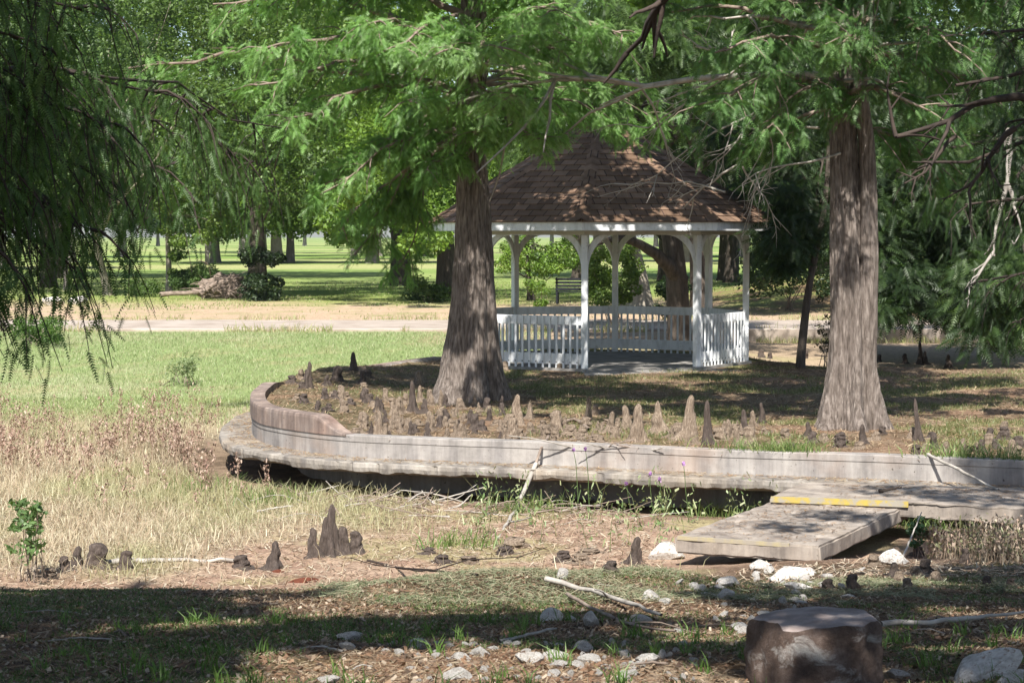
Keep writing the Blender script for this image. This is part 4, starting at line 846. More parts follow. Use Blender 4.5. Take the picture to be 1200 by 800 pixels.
for a in [(688, 495, 30, 9, 'tall', 'knee_pale', 'slim pale knee with flat top left of the bare soil row'), (747, 516, 44, 17, 'tall', 'knee_pale', 'pale knee with narrow neck and wide skirt left of the broad cone knee'),
          (772, 508, 38, 27, 'cone', 'knee_pale', 'broad pale cone shaped knee near the middle of the wall'), (805, 516, 54, 17, 'tall', 'knee_pale', 'tallest pale knee above the wall with wide sloping base'),
          (812, 511, 30, 9, 'tall', 'knee_pale', 'short pale knee touching the right side of the tallest pale knee'), (830, 521, 53, 12, 'tall', 'knee_dark', 'thin dark spike knee right of the tallest pale knee'),
          (853, 513, 22, 12, 'tall', 'knee_pale', 'small two tipped pale knee right of the dark spike'), (872, 508, 29, 9, 'tall', 'knee_dark', 'grey knee left of a paired knee near the right cypress'), (884, 500, 20, 8, 'tall', 'knee_pale', 'small pale knee beside the grey knee near the right cypress'),
          (893, 497, 26, 8, 'tall', 'knee_dark', 'dark upright knee just left of the right cypress base'), (865, 522, 22, 10, 'tall', 'knee_pale', 'little knob knee on the wall edge below the grey knee'), (879, 521, 22, 15, 'stub', 'knee_pale', 'round pale knob at the wall edge left of the right cypress'),
          (733, 504, 30, 13, 'tall', 'knee_pale', 'pale lumpy knee left of the narrow necked knee'), (715, 507, 26, 10, 'tall', 'knee_pale', 'leaning pale knee in the row above the middle wall'), (697, 487, 14, 9, 'stub', 'knee_pale', 'small rounded knee behind the slim flat topped knee'),
          (606, 498, 36, 14, 'tall', 'knee_pale', 'tall pale knee just right of the left cypress base'), (599, 516, 28, 16, 'stub', 'knee_pale', 'stout pale knee at the wall below the left cypress'), (652, 504, 24, 17, 'stub', 'knee_pale', 'squat pale knee between the left cypress and the leaning stick'),
          (620, 491, 20, 8, 'tall', 'knee_pale', 'thin pale knee behind the squat knee'), (681, 521, 14, 12, 'stub', 'knee_pale', 'round stub at the wall edge right of the leaning stick'),
          (360, 455, 32, 9, 'tall', 'knee_dark', 'black spike knee standing alone at the left end of the island'), (415, 434, 22, 9, 'tall', 'knee_dark', 'dark knee at the back left edge of the island against the lawn'), (396, 446, 18, 13, 'stub', 'knee_dark', 'dark blunt knee left of the back edge knee'),
          (425, 451, 16, 9, 'tall', 'knee_dark', 'dark pointed knee in front of the back edge knee'), (400, 467, 16, 11, 'stub', 'knee_pale', 'pale stub among the dark knees at the island end'), (485, 482, 36, 10, 'tall', 'knee_dark', 'tall dark knee left of the left cypress base'),
          (492, 453, 19, 13, 'stub', 'knee_pale', 'pale blunt knee behind the left cypress'), (469, 484, 20, 10, 'tall', 'knee_pale', 'pale knee in front of the tall dark knee'), (445, 509, 28, 13, 'tall', 'knee_pale', 'pale knee at the parapet shoulder'),
          (592, 434, 11, 9, 'stub', 'knee_pale', 'small brown knee below the slatted rail, left of two'), (657, 434, 9, 9, 'stub', 'knee_pale', 'small brown knee below the slatted rail, right of two'),
          (1077, 516, 50, 8, 'tall', 'knee_dark', 'tall dark post like knee right of the right cypress'), (1012, 520, 24, 9, 'tall', 'knee_dark', 'dark knee at the foot of the right cypress'), (1130, 531, 18, 9, 'tall', 'knee_pale', 'short knee on the wall edge right of the tall post like knee'),
          (1095, 526, 20, 10, 'stub', 'knee_dark', 'dark stub right of the tall post like knee'), (1150, 530, 16, 10, 'stub', 'knee_dark', 'dark stub at the wall edge near the right side'), (1185, 534, 20, 11, 'stub', 'knee_pale', 'brown stub at the wall edge by the right border'),
          (1079, 427, 29, 6, 'tall', 'knee_dark', 'tall thin dark knee at the back edge of the island right'), (1085, 427, 16, 6, 'tall', 'knee_dark', 'short knee joined to the tall thin back edge knee'), (1061, 426, 12, 6, 'stub', 'knee_dark', 'dark stub left of the tall thin back edge knee'), (1112, 431, 16, 8, 'tall', 'knee_dark', 'lone dark knee at the back edge toward the right'),
          (892, 419, 9, 7, 'stub', 'knee_dark', 'small reddish knee right of the gazebo corner'), (902, 420, 7, 6, 'stub', 'knee_dark', 'tiny knee beside the reddish knee right of the gazebo'), (943, 420, 10, 8, 'stub', 'knee_dark', 'dark stub behind the slender evergreen'), (978, 420, 8, 8, 'stub', 'knee_dark', 'dark stub left of the right cypress on the back edge'), (1030, 424, 9, 6, 'stub', 'knee_dark', 'dark stub just right of the right cypress on the back edge'),
          (77, 668, 17, 14, 'stub', 'knee_dark', 'leaning dark knee at the left end of the bank row'), (90, 664, 25, 13, 'tall', 'knee_dark', 'upright black knee second in the bank row'), (116, 666, 30, 26, 'stub', 'knee_dark', 'widest black knee with knobbly top in the bank row'), (148, 667, 22, 19, 'stub', 'knee_dark', 'rounded black knee at the right end of the left bank row'), (56, 675, 9, 18, 'lump', 'knee_pale', 'low brown rounded knob left of the bank row'),
          (283, 665, 15, 20, 'stub', 'knee_dark', 'low double black knee alone on the bank edge'), (319, 666, 33, 15, 'tall', 'knee_dark', 'black and rust coloured knee on the bank left of the big cluster'),
          (367, 652, 34, 15, 'tall', 'knee_dark', 'short knee at the left of the big bank cluster'), (379, 650, 44, 13, 'tall', 'knee_dark', 'medium knee leaning on the tallest bank knee'), (390, 650, 60, 17, 'tall', 'knee_dark', 'tallest ringed knee in the bank cluster'), (403, 648, 32, 16, 'stub', 'knee_dark', 'blunt knee right of the tallest bank knee'), (416, 648, 26, 18, 'stub', 'knee_dark', 'rightmost rounded knee of the bank cluster'),
          (745, 662, 34, 15, 'tall', 'knee_dark', 'dark pointed knee by the left corner of the near slab'), (604, 642, 13, 28, 'lump', 'knee_pale', 'brown rounded hump on the pond bed below the leaning stick'), (718, 672, 16, 20, 'lump', 'knee_dark', 'low dark hump left of the near slab'),
          (1001, 696, 24, 17, 'stub', 'knee_dark', 'dark blunt knee in front of the near slab right corner'), (972, 692, 14, 15, 'stub', 'knee_dark', 'low knee left of the dark blunt knee near the slab')]:
    knee(*a, group='knees of the bald cypresses', tilt=8 if a[0] in (715, 77) else 0)
def scatter(n, x0, x1, y0, y1, h, w_, styles, mats, label, group):
    for _ in range(n):
        knee(gk.uniform(x0, x1), gk.uniform(y0, y1), gk.uniform(*h), gk.uniform(*w_), str(gk.choice(styles)), str(gk.choice(mats)), label, group)
scatter(58, 415, 590, 470, 514, (6, 20), (6, 12), ['tall', 'stub', 'cone'], ['knee_pale', 'knee_dark', 'knee_pale'], 'small brown knee in the crowd around the foot of the left cypress', 'crowded knees at the left cypress')
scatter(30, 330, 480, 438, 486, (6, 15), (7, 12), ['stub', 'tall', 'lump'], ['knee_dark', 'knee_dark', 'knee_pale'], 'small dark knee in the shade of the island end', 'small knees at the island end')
scatter(42, 580, 745, 496, 519, (6, 14), (7, 15), ['stub', 'cone', 'lump'], ['knee_pale'], 'low pale knee in the soil strip behind the middle wall', 'low knees behind the middle wall')
scatter(20, 745, 900, 504, 521, (7, 16), (9, 20), ['stub', 'cone'], ['knee_pale'], 'low pale knee at the skirts of the row right of middle', 'low knees behind the wall right of middle')
scatter(24, 440, 600, 496, 515, (8, 20), (7, 13), ['tall', 'stub', 'cone'], ['knee_pale', 'knee_pale', 'knee_dark'], 'brown knee packed along the wall under the left cypress', 'knees packed along the wall at left')
scatter(26, 905, 1195, 508, 531, (7, 18), (8, 15), ['stub', 'tall', 'lump'], ['knee_pale', 'knee_dark'], 'low brown knee along the wall in front of the right cypress', 'low knees before the right cypress')
scatter(18, 1020, 1195, 640, 692, (9, 20), (10, 18), ['stub', 'lump', 'tall'], ['knee_pale', 'knee_dark'], 'small brown knee in the dead weeds below the long slab', 'small knees below the long slab')
scatter(8, 440, 700, 640, 664, (6, 12), (12, 24), ['lump', 'stub'], ['knee_pale', 'knee_dark'], 'low weathered hump along the hay covered crest of the bank', 'humps on the bank crest')

# ================================================================ stones
def rock_mesh(seed):
    bm = bmesh.new(); bmesh.ops.create_icosphere(bm, subdivisions=3, radius=.5)
    o = Vector((seed*7.3, seed*1.7, 3))
    for v in bm.verts:
        c = v.co.copy(); d = c.normalized()
        k = mnoise.cell_vector(c*2.3+o); n = mnoise.fractal(c*2.2+o, 1, 2, 3)
        v.co = d*(.5+.10*mnoise.noise(c*1.7+o)+.05*n)
        for ax in range(8):                      # broken facets
            q = mnoise.random_unit_vector() if False else Vector((math.sin(seed*3+ax*1.9), math.cos(seed*5+ax*2.7), math.sin(seed+ax*4.1)*.8)).normalized()
            e = v.co.dot(q)-.31
            if e > 0: v.co -= q*e*.95
        v.co += mnoise.noise_vector(c*9+o)*.018
        v.co.z *= .72
    me = bpy.data.meshes.new('rock'); bm.to_mesh(me); bm.free(); me.materials.append(M['rock']); return me
RM = [rock_mesh(s) for s in range(7)]
gr = np.random.default_rng(17)
def rock(px, py, w_, h, label, group='pale stones scattered on the near bank', sink=.2):
    p = hit(px, py+h*.3, 5.5); s = p[1]/F_PX
    o = obj('rock', RM[int(gr.integers(7))], None, None, (p[0], p[1], p[2]+h*s*(.5-sink)), label=label, cat='stone', group=group)
    o.scale = (w_*s*1.25, w_*s*gr.uniform(.85, 1.15), h*s*1.75); o.rotation_euler = (gr.normal(0, .15), gr.normal(0, .15), gr.uniform(0, 6.28)); return o
for a in [(643, 724, 38, 16, 'wide pale stone left of centre below the upper fallen branch'), (694, 728, 22, 18, 'blocky grey stone between the two fallen branches'), (751, 728, 26, 14, 'grey stone under the lower end of the pale branch'), (669, 726, 14, 9, 'small pale stone beside the wide pale stone'),
          (761, 699, 22, 14, 'grey stone on the hay left of the near slab'), (779, 705, 15, 8, 'small flat stone right of the grey stone on the hay'), (849, 699, 24, 13, 'grey stone in front of the near slab'), (849, 682, 28, 12, 'pale broken stone before the near slab'), (658, 674, 16, 17, 'upright pale stone on the crest'),
          (782, 648, 38, 22, 'dark grey boulder at the left corner of the near slab'), (622, 772, 34, 18, 'large pale stone with reddish foot in the stone row'), (650, 768, 32, 13, 'flat pale stone in the middle of the stone row'), (655, 778, 20, 10, 'small pale stone in front of the flat one'),
          (682, 758, 26, 12, 'grey rounded stone at the back of the stone row'), (690, 773, 26, 13, 'grey oval stone right in the stone row'), (678, 780, 20, 9, 'low pale stone under the grey oval stone'), (732, 767, 20, 12, 'pale stone left of the long white stone'), (757, 773, 34, 15, 'long white stone at the right of the stone row'), (776, 769, 16, 14, 'white knob stone touching the long white stone'),
          (650, 789, 20, 10, 'grey stone at the front of the stone row'), (730, 793, 18, 12, 'rough pale stone near the bottom edge right of centre'), (813, 773, 12, 7, 'small pale stone in red needles right'), (410, 747, 30, 13, 'pale stone topping a pair on the left of the sunlit patch'), (408, 758, 24, 11, 'greyer lower stone of the pair on the left'),
          (490, 754, 28, 13, 'white stone beside the orange dirt'), (468, 764, 13, 8, 'small white stone left of the white stone'), (510, 768, 15, 7, 'small flat white stone below the white stone'), (539, 770, 24, 10, 'low white stone in the sunlit needles'), (559, 764, 20, 11, 'grey white stone at the shade edge'), (577, 761, 17, 8, 'small grey stone at the shade edge'),
          (536, 793, 32, 19, 'speckled blue grey stone at the bottom edge'), (386, 797, 26, 12, 'pale stone at the bottom left of the sunlit patch'), (1150, 788, 88, 30, 'big pale limestone at the bottom right corner'), (1190, 797, 40, 22, 'yellowish stone at the right of the big limestone'), (925, 674, 46, 13, 'white slab of broken concrete before the near slab corner'), (933, 688, 30, 12, 'pale chunk below the white broken slab'), (868, 735, 24, 11, 'grey stone left of the square stone block'),
          (1045, 655, 34, 18, 'tan chunk of rubble under the slab corner'), (890, 663, 30, 12, 'rubble chunk against the front of the near slab'), (1052, 790, 26, 13, 'grey stone at the foot of the square stone block')]: rock(*a)
for _ in range(75): rock(gr.uniform(440, 830), gr.uniform(752, 798), gr.uniform(5, 15), gr.uniform(4, 9), 'pebble sized pale chip lying among the needles of the stone row', 'pale chips in the stone row')
for _ in range(48): rock(gr.uniform(790, 1010), gr.uniform(664, 742), gr.uniform(6, 20), gr.uniform(4, 10), 'small rubble chip on the slope before the near slab', 'rubble chips before the near slab')
# the squat block of reddish stone
p = hit(957, 799, 5.5); sb = at(957, 730, 7.62); bz = -.16; hz = .155-bz
loc = (sb[0], 7.66, bz)
bm = bmesh.new(); n = 64; rings = 22
def blk(th):
    # rounded body with two flattened sides
    c, s = math.cos(th), math.sin(th); r = .262
    for (qx, qy, d) in ((-.90, -.30, .205), (-.62, -.80, .238), (.12, -1, .222), (.80, -.62, .226), (.97, .1, .232)):
        l = math.hypot(qx, qy); e = (c*qx+s*qy)/l
        if e > 0: r = min(r, d/e)
    return r
def ring_r(th, t): 
    return blk(th)*(1+.035*math.sin(t*3))
vv = []
for k in range(rings+1):
    t = k/rings; edge = .018*(max(0, t-.90)/.10)**2
    vv.append([bm.verts.new(((ring_r(th, t)-edge)*math.cos(th), (ring_r(th, t)-edge)*math.sin(th), t*hz)) for th in [2*math.pi*q/n for q in range(n)]])
for k in range(rings):
    for q in range(n): bm.faces.new((vv[k][q], vv[k][(q+1) % n], vv[k+1][(q+1) % n], vv[k+1][q]))
for v in bm.verts:
    c = v.co.copy(); v.co += mnoise.noise_vector(c*5+Vector((2, 1, 0)))*.016+mnoise.noise_vector(c*14)*.012+mnoise.noise_vector(c*40)*.004; v.co.z += .05*c.x*(c.z/hz)
top = [v.co.copy() for v in vv[-1]]
me = bpy.data.meshes.new('side_face'); bm.to_mesh(me); bm.free()
for q in me.polygons: q.use_smooth = True
sbk = empty('stone_block', loc, label='squat square cut block of mottled reddish stone with a white scuffed front', cat='stone block')
obj('side_face', me, M['stone'], sbk)
bm = bmesh.new(); prev = [bm.verts.new(c+Vector((0, 0, .0005))) for c in top]
for sc_ in (.93, .7, .45, .2):
    cur = []
    for c in top:
        q = Vector((c.x*sc_, c.y*sc_, hz+.008*(1-sc_)+.004+.05*c.x*sc_)); q += Vector((0, 0, 1))*mnoise.noise(q*14)*.007; cur.append(bm.verts.new(q))
    for k in range(n): bm.faces.new((prev[k], prev[(k+1) % n], cur[(k+1) % n], cur[k]))
    prev = cur
bm.faces.new(prev); me = bpy.data.meshes.new('top_face'); bm.to_mesh(me); bm.free()
for q in me.polygons: q.use_smooth = True
obj('top_face', me, M['stone_top'], sbk, label='smoother greyish pink top of the block')

# ================================================================ fallen branches and driftwood
gs = np.random.default_rng(23)
def stick(pts, r, mat, label, group=None, name='fallen_branch', forks=0):
    P = [arr(*q) for q in pts]; q = resample(np.array(P), 14); q[1:-1] += gs.normal(0, r*.22, (12, 3)); parts = [tube(q, np.linspace(r, r*.5, 14)*(1+.10*gs.normal(0, 1, 14)), 7)]
    for _ in range(forks):
        k = gs.integers(4, 12); L = np.linalg.norm(q[-1]-q[0])*gs.uniform(.12, .25); d = unit(unit(q[-1]-q[0])+gs.normal(0, .6, 3)); d[2] = abs(d[2])*.6
        parts.append(tube(curve(q[k], q[k]+d*L, 0, gs, 5, .05), np.linspace(r*.5, r*.2, 5), 5))
    V, F = join(parts); loc = q[0]
    return wobj(name, V, F, M[mat], loc, None, None, True, label=label, cat='branch', group=group)
def gp(px, py, dz=.015): p = hit(px, py, 5.5); p[2] += dz; return p
stick([gp(640, 689, .05), gp(700, 703, .045), gp(775, 727, .03)], 0.017, 'dead_wood', 'pale thick fallen branch on the bank, upper of two', forks=1)
stick([gp(665, 706, .05), gp(705, 724, .03), gp(745, 740, .03), gp(792, 747, .03)], .012, 'live_limb', 'dark bent fallen branch, lower of two on the bank', forks=2)
stick([gp(585, 757, .02), gp(652, 746, .04)], .009, 'dead_wood', 'thin straw coloured stick at the back of the stone row')
stick([gp(1032, 741, .04), gp(1110, 735, .035), gp(1215, 724, .04)], .013, 'dead_wood', 'long grey pole lying behind the stone block')
stick([at(628, 543, 24.0), at(610, 585, 23.3), hit(583, 632)], .026, 'dead_wood', 'pale stick leaning from the island wall down to the pond bed', forks=1)
rt = hit(690, 506); stick([gp(690, 507, .03), gp(672, 497, .07), gp(650, 507, .05), at(634, 526, 24.15), at(628, 543, 24.0)], .030, 'live_limb', 'gnarled root creeping over the wall to the leaning stick', name='tree_root')
stick([gp(430, 664, .06), gp(470, 672, .05), gp(560, 681, .04)], .012, 'dark_limb', 'dark twiggy branch lying on the hay', forks=4)
stick([hit(1087, 559)+arr(0, 0, .06), at(1170, 576, 21.2)+arr(0, 0, .02)], .02, 'dead_wood', 'pale stick resting at the back of the long slab')
stick([arr(at(1030, 575, 21.0)[0], 21.0, -1.03), arr(at(1056, 573, 21.1)[0], 21.1, -1.0)], .02, 'dark_limb', 'short black twig on top of the long slab', forks=2)
stick([gp(120, 664, .03), gp(160, 661, .03), gp(285, 660, .03)], .03, 'dead_wood', 'grey log lying along the bank edge behind the black knees')
stick([gp(1058, 655, .02), at(1080, 600, 18.9)], .010, 'dead_wood', 'dry bent stalk rising beside the slab corner')
for i in range(85):
    px, py = gs.uniform(300, 760), gs.uniform(568, 610); p = gp(px, py, gs.uniform(.0, .05))
    if p[2] > -1.2 or dwall(p[0], p[1]) < .75: p = hit(px, py+18)
    a = gs.uniform(-1.2, 1.2)+(3.14 if gs.random() < .5 else 0); L = gs.uniform(.2, .85)
    stick([p, p+arr(math.cos(a)*L*.5, math.sin(a)*L*.3, gs.uniform(0, .10)), p+arr(math.cos(a)*L, math.sin(a)*L*.6, gs.uniform(.0, .2))], gs.uniform(.005, .013), 'dead_wood' if gs.random() < .35 else 'live_limb', 'grey drift stick in the tangle under the ledge', 'drift sticks under the ledge', 'driftwood_stick')
for i in range(16):
    px, py = gs.uniform(30, 1150), gs.uniform(675, 795); p = gp(px, py, .01); a = gs.uniform(0, 6.28); L = gs.uniform(.1, .35); e = p+arr(math.cos(a)*L, math.sin(a)*L, 0); e[2] = float(surf(e[0], e[1]))+.015
    stick([p, (p+e)/2+arr(0, 0, .012), e], gs.uniform(.003, .007), 'dead_wood' if gs.random() < .6 else 'live_limb', 'thin twig dropped on the shaded near ground', 'twigs on the near ground', 'twig')
# rotten red wood on the bank
for px, py, w_, h, lab in ((355, 682, 46, 14, 'crumbling rust red rotten wood on the bank'), (325, 671, 26, 10, 'rust red wood crumbs beside the black and rust knee'), (404, 683, 18, 8, 'small rust red chunk right of the rotten wood'), (340, 766, 26, 8, 'rust red bark piece on the shaded grass')):
    p = hit(px, py); s = p[1]/F_PX; me = RM[px % 7].copy(); me.materials.clear(); o = obj('rotten_wood', me, M['red_wood'], None, (p[0], p[1], p[2]-.005), label=lab, cat='rotten wood'); o.scale = (w_*s, w_*s*.5, h*s*1.1); o.rotation_euler = (0, 0, gs.uniform(-.4, .4))

# ================================================================ brush pile, shrubs, bench, far things
p0 = hit(232, 350); bp = empty('brush_pile', tuple(p0), label='pile of fallen logs, roots and dry brush beside the path', cat='brush pile')
gq = np.random.default_rng(61); parts = []
for (x0, y0, x1, y1, r) in ((188, 345, 285, 341, .10), (225, 341, 290, 350, .12), (235, 345, 275, 322, .12), (255, 348, 285, 325, .10)):
    a, b_ = at(x0, y0, p0[1]+gq.uniform(-.6, .4)), at(x1, y1, p0[1]+gq.uniform(-.6, .4)); parts.append(tube(curve(a, b_, .05, gq, 8, .04), np.linspace(r, r*.7, 8), 9))
V, F = join(parts); sub(bp, 'log', V, F, M['live_limb'], smooth=True)
parts = []
for _ in range(130):
    a = at(gq.uniform(238, 292), 346-abs(gq.normal(0, 9)), p0[1]+gq.uniform(-.8, .8)); d = unit(gq.normal(0, 1, 3)*arr(1, .6, .5)); parts.append(tube(curve(a, a+d*gq.uniform(.4, 1.1), .05, gq, 5, .06), np.linspace(.025, .008, 5), 4))
V, F = join(parts); sub(bp, 'dry_brush', V, F, M['live_limb'], smooth=True)
bmq = bmesh.new(); bmesh.ops.create_icosphere(bmq, subdivisions=4, radius=1)
for v in bmq.verts: v.co *= 1+.35*mnoise.fractal(v.co*2.2, 1, 2, 4)
meq = bpy.data.meshes.new('root_mass'); bmq.to_mesh(meq); bmq.free(); c_ = at(262, 340, p0[1]+.3); o = obj('root_mass', meq, M['live_limb'], bp, tuple(c_-p0)); o.scale = (.95, .6, .62)
def bush(name, label, box_, Y0, Y1, n, rc, per, size, cols, seed, stems=6, cat='shrub', base=None):
    gb = np.random.default_rng(seed); cl = pclumps(*box_, Y0, Y1, n, rc, gb); xm = (box_[0]+box_[1])/2; Ym = (Y0+Y1)/2; x = (xm-600)/F_PX*Ym
    b = arr(x, Ym, float(surf(x, Ym))); t = empty(name, tuple(b), label=label, cat=cat); tb = []
    for k in range(stems):
        c = cl[gb.integers(len(cl))]; q0 = b+arr(gb.normal(0, min(.12, rc*1.6)), gb.normal(0, .12), -.05); tb.append(tube(curve(q0, c[:3], .05, gb, 6, .04), np.linspace(min(.02, rc*.09), .003, 6), 5))
    V, F = join(tb); sub(t, 'stem', V, F, M['live_limb'], smooth=True)
    V, F, m, P = leafcloud(cl, per, size, gb); sub(t, 'foliage', V, F, M['leaf'], varcol(m, 4, cols, gb, P)); return t
bush('shrub', 'bright green vine covered shrub seen through the middle of the gazebo', (692, 744, 288, 352), 57, 60, 34, .26, 300, .09, [(.09, .16, .02), (.13, .21, .03), (.17, .24, .05)], 71)
bush('shrub', 'light green loose shrub growing on the brush pile', (203, 248, 316, 336), 87, 90, 20, .34, 240, .11, [(.07, .13, .03), (.12, .18, .05)], 72)
bush('shrub', 'low pale green weeds at the left end of the brush pile', (152, 182, 332, 345), 84, 88, 9, .25, 200, .10, [(.08, .14, .03), (.13, .2, .05)], 73)
bush('shrub', 'dark low shrub in shade left of the dark oak trunk', (482, 522, 328, 352), 76, 80, 18, .3, 240, .10, MID, 74)
bush('shrub', 'bright green shrub below the hanging boughs at far left', (22, 66, 372, 402), 48, 51, 18, .2, 260, .06, [(.07, .14, .025), (.11, .19, .035)], 75)
bush('shrub', 'vine tuft on the bench side seen through the gazebo', (620, 640, 330, 356), 66, 68, 8, .18, 200, .07, BRIGHT, 76)
bush('weed_plant', 'leafy green weed on the left pond bed above the bank', (14, 48, 588, 655), 17.4, 18.1, 34, .06, 16, .055, [(.09, .17, .05), (.14, .22, .08)], 77, 8, 'weed')
bush('weed_plant', 'green creeper standing at the inner corner of the two slabs', (1064, 1082, 602, 640), 19.0, 19.3, 14, .045, 60, .03, [(.03, .085, .03), (.06, .12, .05)], 78, 6, 'weed')
bush('sapling', 'thin leafless looking sapling left of the right cypress', (960, 985, 345, 412), 38.6, 39.2, 16, .10, 40, .05, [(.05, .035, .02), (.08, .07, .03)], 79, 10, 'sapling')
bush('weed_plant', 'feathery pale shrub alone on the green pond bed', (196, 232, 418, 444), 40, 41.5, 14, .12, 70, .05, [(.20, .26, .12), (.26, .30, .16)], 80, 8, 'weed')
bush('shrub', 'shadowy green shrub under the dark oak behind the gazebo', (770, 800, 330, 366), 58, 60, 14, .25, 220, .09, DARK, 81)
bush('shrub', 'dark tall shrub in shade on the rise right of the gazebo', (878, 975, 262, 338), 64, 69, 46, .5, 260, .12, DARK, 82)
# bench beyond the gazebo
pb = hit(677, 356); bt = empty('park_bench', tuple(pb), label='dark metal bench beyond the path seen through the gazebo', cat='bench'); bt.rotation_euler = (0, 0, rad(172))
M['bench'] = mat_noise('bench_metal', [(.3, (.008, .009, .014)), (.7, (.018, .019, .026))], 8, rough=.5, bstr=0)
bbox_obj([box(-.8, .8, -.25+q*.13, -.15+q*.13, .42, .455) for q in range(4)], 'seat', M['bench'], bt, .004)
bbox_obj([box(-.8, .8, .25, .28, .5+q*.12, .59+q*.12) for q in range(4)], 'backrest', M['bench'], bt, .004)
for s in (-.75, .75):
    bbox_obj([box(s-.03, s+.03, -.22, -.16, 0, .42)], 'leg', M['bench'], bt, .004); bbox_obj([box(s-.03, s+.03, .215, .2495, 0, .97)], 'leg', M['bench'], bt, .004); bbox_obj([box(s-.03, s+.03, -.25, .213, .62, .66)], 'armrest', M['bench'], bt, .004)
# pale boulders by the path under the left boughs, stone edging behind the right cypress
for px, py, w_, h, lab in ((62, 354, 30, 14, 'pale boulder beside the path behind the hanging boughs, left one'), (92, 353, 22, 12, 'pale boulder beside the path behind the hanging boughs, right one'), (1050, 362, 46, 14, 'grey flat boulder beyond the path right of the right cypress'), (1095, 360, 30, 12, 'reddish boulder beyond the path under the broad evergreen')): rock(px, py, w_, h, lab, 'boulders beyond the path')

# ================================================================ grass, weeds and litter (uncountable)
def blades(P, h, wd, lean, col, g, curl=.35):
    n = len(P); a = g.uniform(0, 6.28, n); b = g.uniform(0, 6.28, n); h = np.asarray(h)*np.ones(n); wd = np.asarray(wd)*np.ones(n); ln = np.asarray(lean)*np.ones(n)*h*g.uniform(.2, 1.3, n)
    W = np.stack([np.cos(a), np.sin(a), 0*a], 1)*wd[:, None]; D = np.stack([np.cos(b), np.sin(b), 0*b], 1)*ln[:, None]; Z = arr(0, 0, 1)[None]*h[:, None]
    V = np.stack([P-W*.5, P+W*.5, P+D*curl+Z*.55+W*.4, P+D*curl+Z*.55-W*.4, P+D+Z*(1-.25*np.minimum(1, ln/h))[:, None]+W*.08, P+D+Z*(1-.25*np.minimum(1, ln/h))[:, None]-W*.08], 1).reshape(-1, 3)
    o = np.arange(n)[:, None]*6; F = np.concatenate([o+arr(0, 1, 2, 3).astype(int), o+arr(3, 2, 4, 5).astype(int)], 0)
    return V, F, np.repeat(col, 6, 0)
def flat_bits(P, L, wd, col, g, tilt=.25):
    n = len(P); a = g.uniform(0, 6.28, n); D = np.stack([np.cos(a), np.sin(a), g.normal(0, tilt, n)], 1)*(np.asarray(L)*g.uniform(.5, 1.3, n))[:, None]; W = np.stack([-np.sin(a), np.cos(a), g.normal(0, tilt, n)], 1)*(np.asarray(wd)*np.ones(n))[:, None]
    V = np.stack([P-D*.5-W*.5, P+D*.5-W*.35, P+D*.5+W*.35+arr(0, 0, .002), P-D*.5+W*.5], 1).reshape(-1, 3); o = np.arange(n)[:, None]*4
    return V, o+np.arange(4)[None], np.repeat(col, 4, 0)
def pick(cols, n, g): 
    cols = np.array(cols); return cols[g.integers(len(cols), size=n)]*g.uniform(.8, 1.2, (n, 1))
def pts_px(n, y0, y1, g, xl=None):
    """points spread over the ground between two distances, a little wider than the view"""
    Y = np.sqrt(g.uniform(y0*y0, y1*y1, n)); x = g.uniform(-.285, .285, n)*Y; 
    return x, Y
def P3(x, Y, dz=0): return np.stack([x, Y, surf(x, Y)+dz], 1)
def stuff(name, V, F, c, mat, label): obj(name, npmesh(name, V, F, c), M[mat], kind='stuff', label=label, cat='ground cover')
gg = np.random.default_rng(91)
# near bank: short green grass in patches
x, Y = pts_px(130000, 6.2, 14.6, gg); k = (fbm(x*1.4, Y*1.4, 51, 4) > .42-.05*ss(.2, -.8, x)+.16*gg.random(len(x))) & (stonerow(x, Y) < .35*gg.random(len(x))+.05) & (fbm(x*.9, Y*.9, 54, 4) < .62); x, Y = x[k], Y[k]
a = blades(P3(x, Y, -.004), gg.uniform(.012, .042, len(x)), .0055, .9, pick([(.05, .10, .022), (.075, .135, .03), (.10, .155, .045), (.17, .18, .08)], len(x), gg), gg)
x, Y = pts_px(110, 6.6, 10.2, gg); xx = np.repeat(x, 16)+gg.normal(0, .018, 110*16); yy = np.repeat(Y, 16)+gg.normal(0, .018, 110*16)
b = blades(P3(xx, yy, -.004), gg.uniform(.04, .11, len(xx)), .006, .7, pick([(.085, .16, .03), (.12, .20, .045)], len(xx), gg), gg)
V, F = join([a[:2], b[:2]]); stuff('short_grass', V, F, np.r_[a[2], b[2]], 'grass', 'short patchy green grass on the shaded near bank')
# cypress needles, straw and leaf litter on the near bank
x, Y = pts_px(100000, 6.2, 15.0, gg); a = flat_bits(P3(x, Y, .006), .06, .0035, pick([(.20, .11, .065), (.27, .18, .11), (.12, .075, .05), (.34, .27, .185)], len(x), gg), gg)
x, Y = pts_px(22000, 6.2, 15.0, gg); b = flat_bits(P3(x, Y, .010), .026, .015, pick([(.22, .13, .08), (.40, .32, .24), (.26, .19, .13), (.14, .085, .06), (.08, .055, .04)], len(x), gg), gg, .4)
V, F = join([a[:2], b[:2]]); stuff('leaf_litter', V, F, np.r_[a[2], b[2]], 'straw', 'brown needles and leaf litter on the near ground')
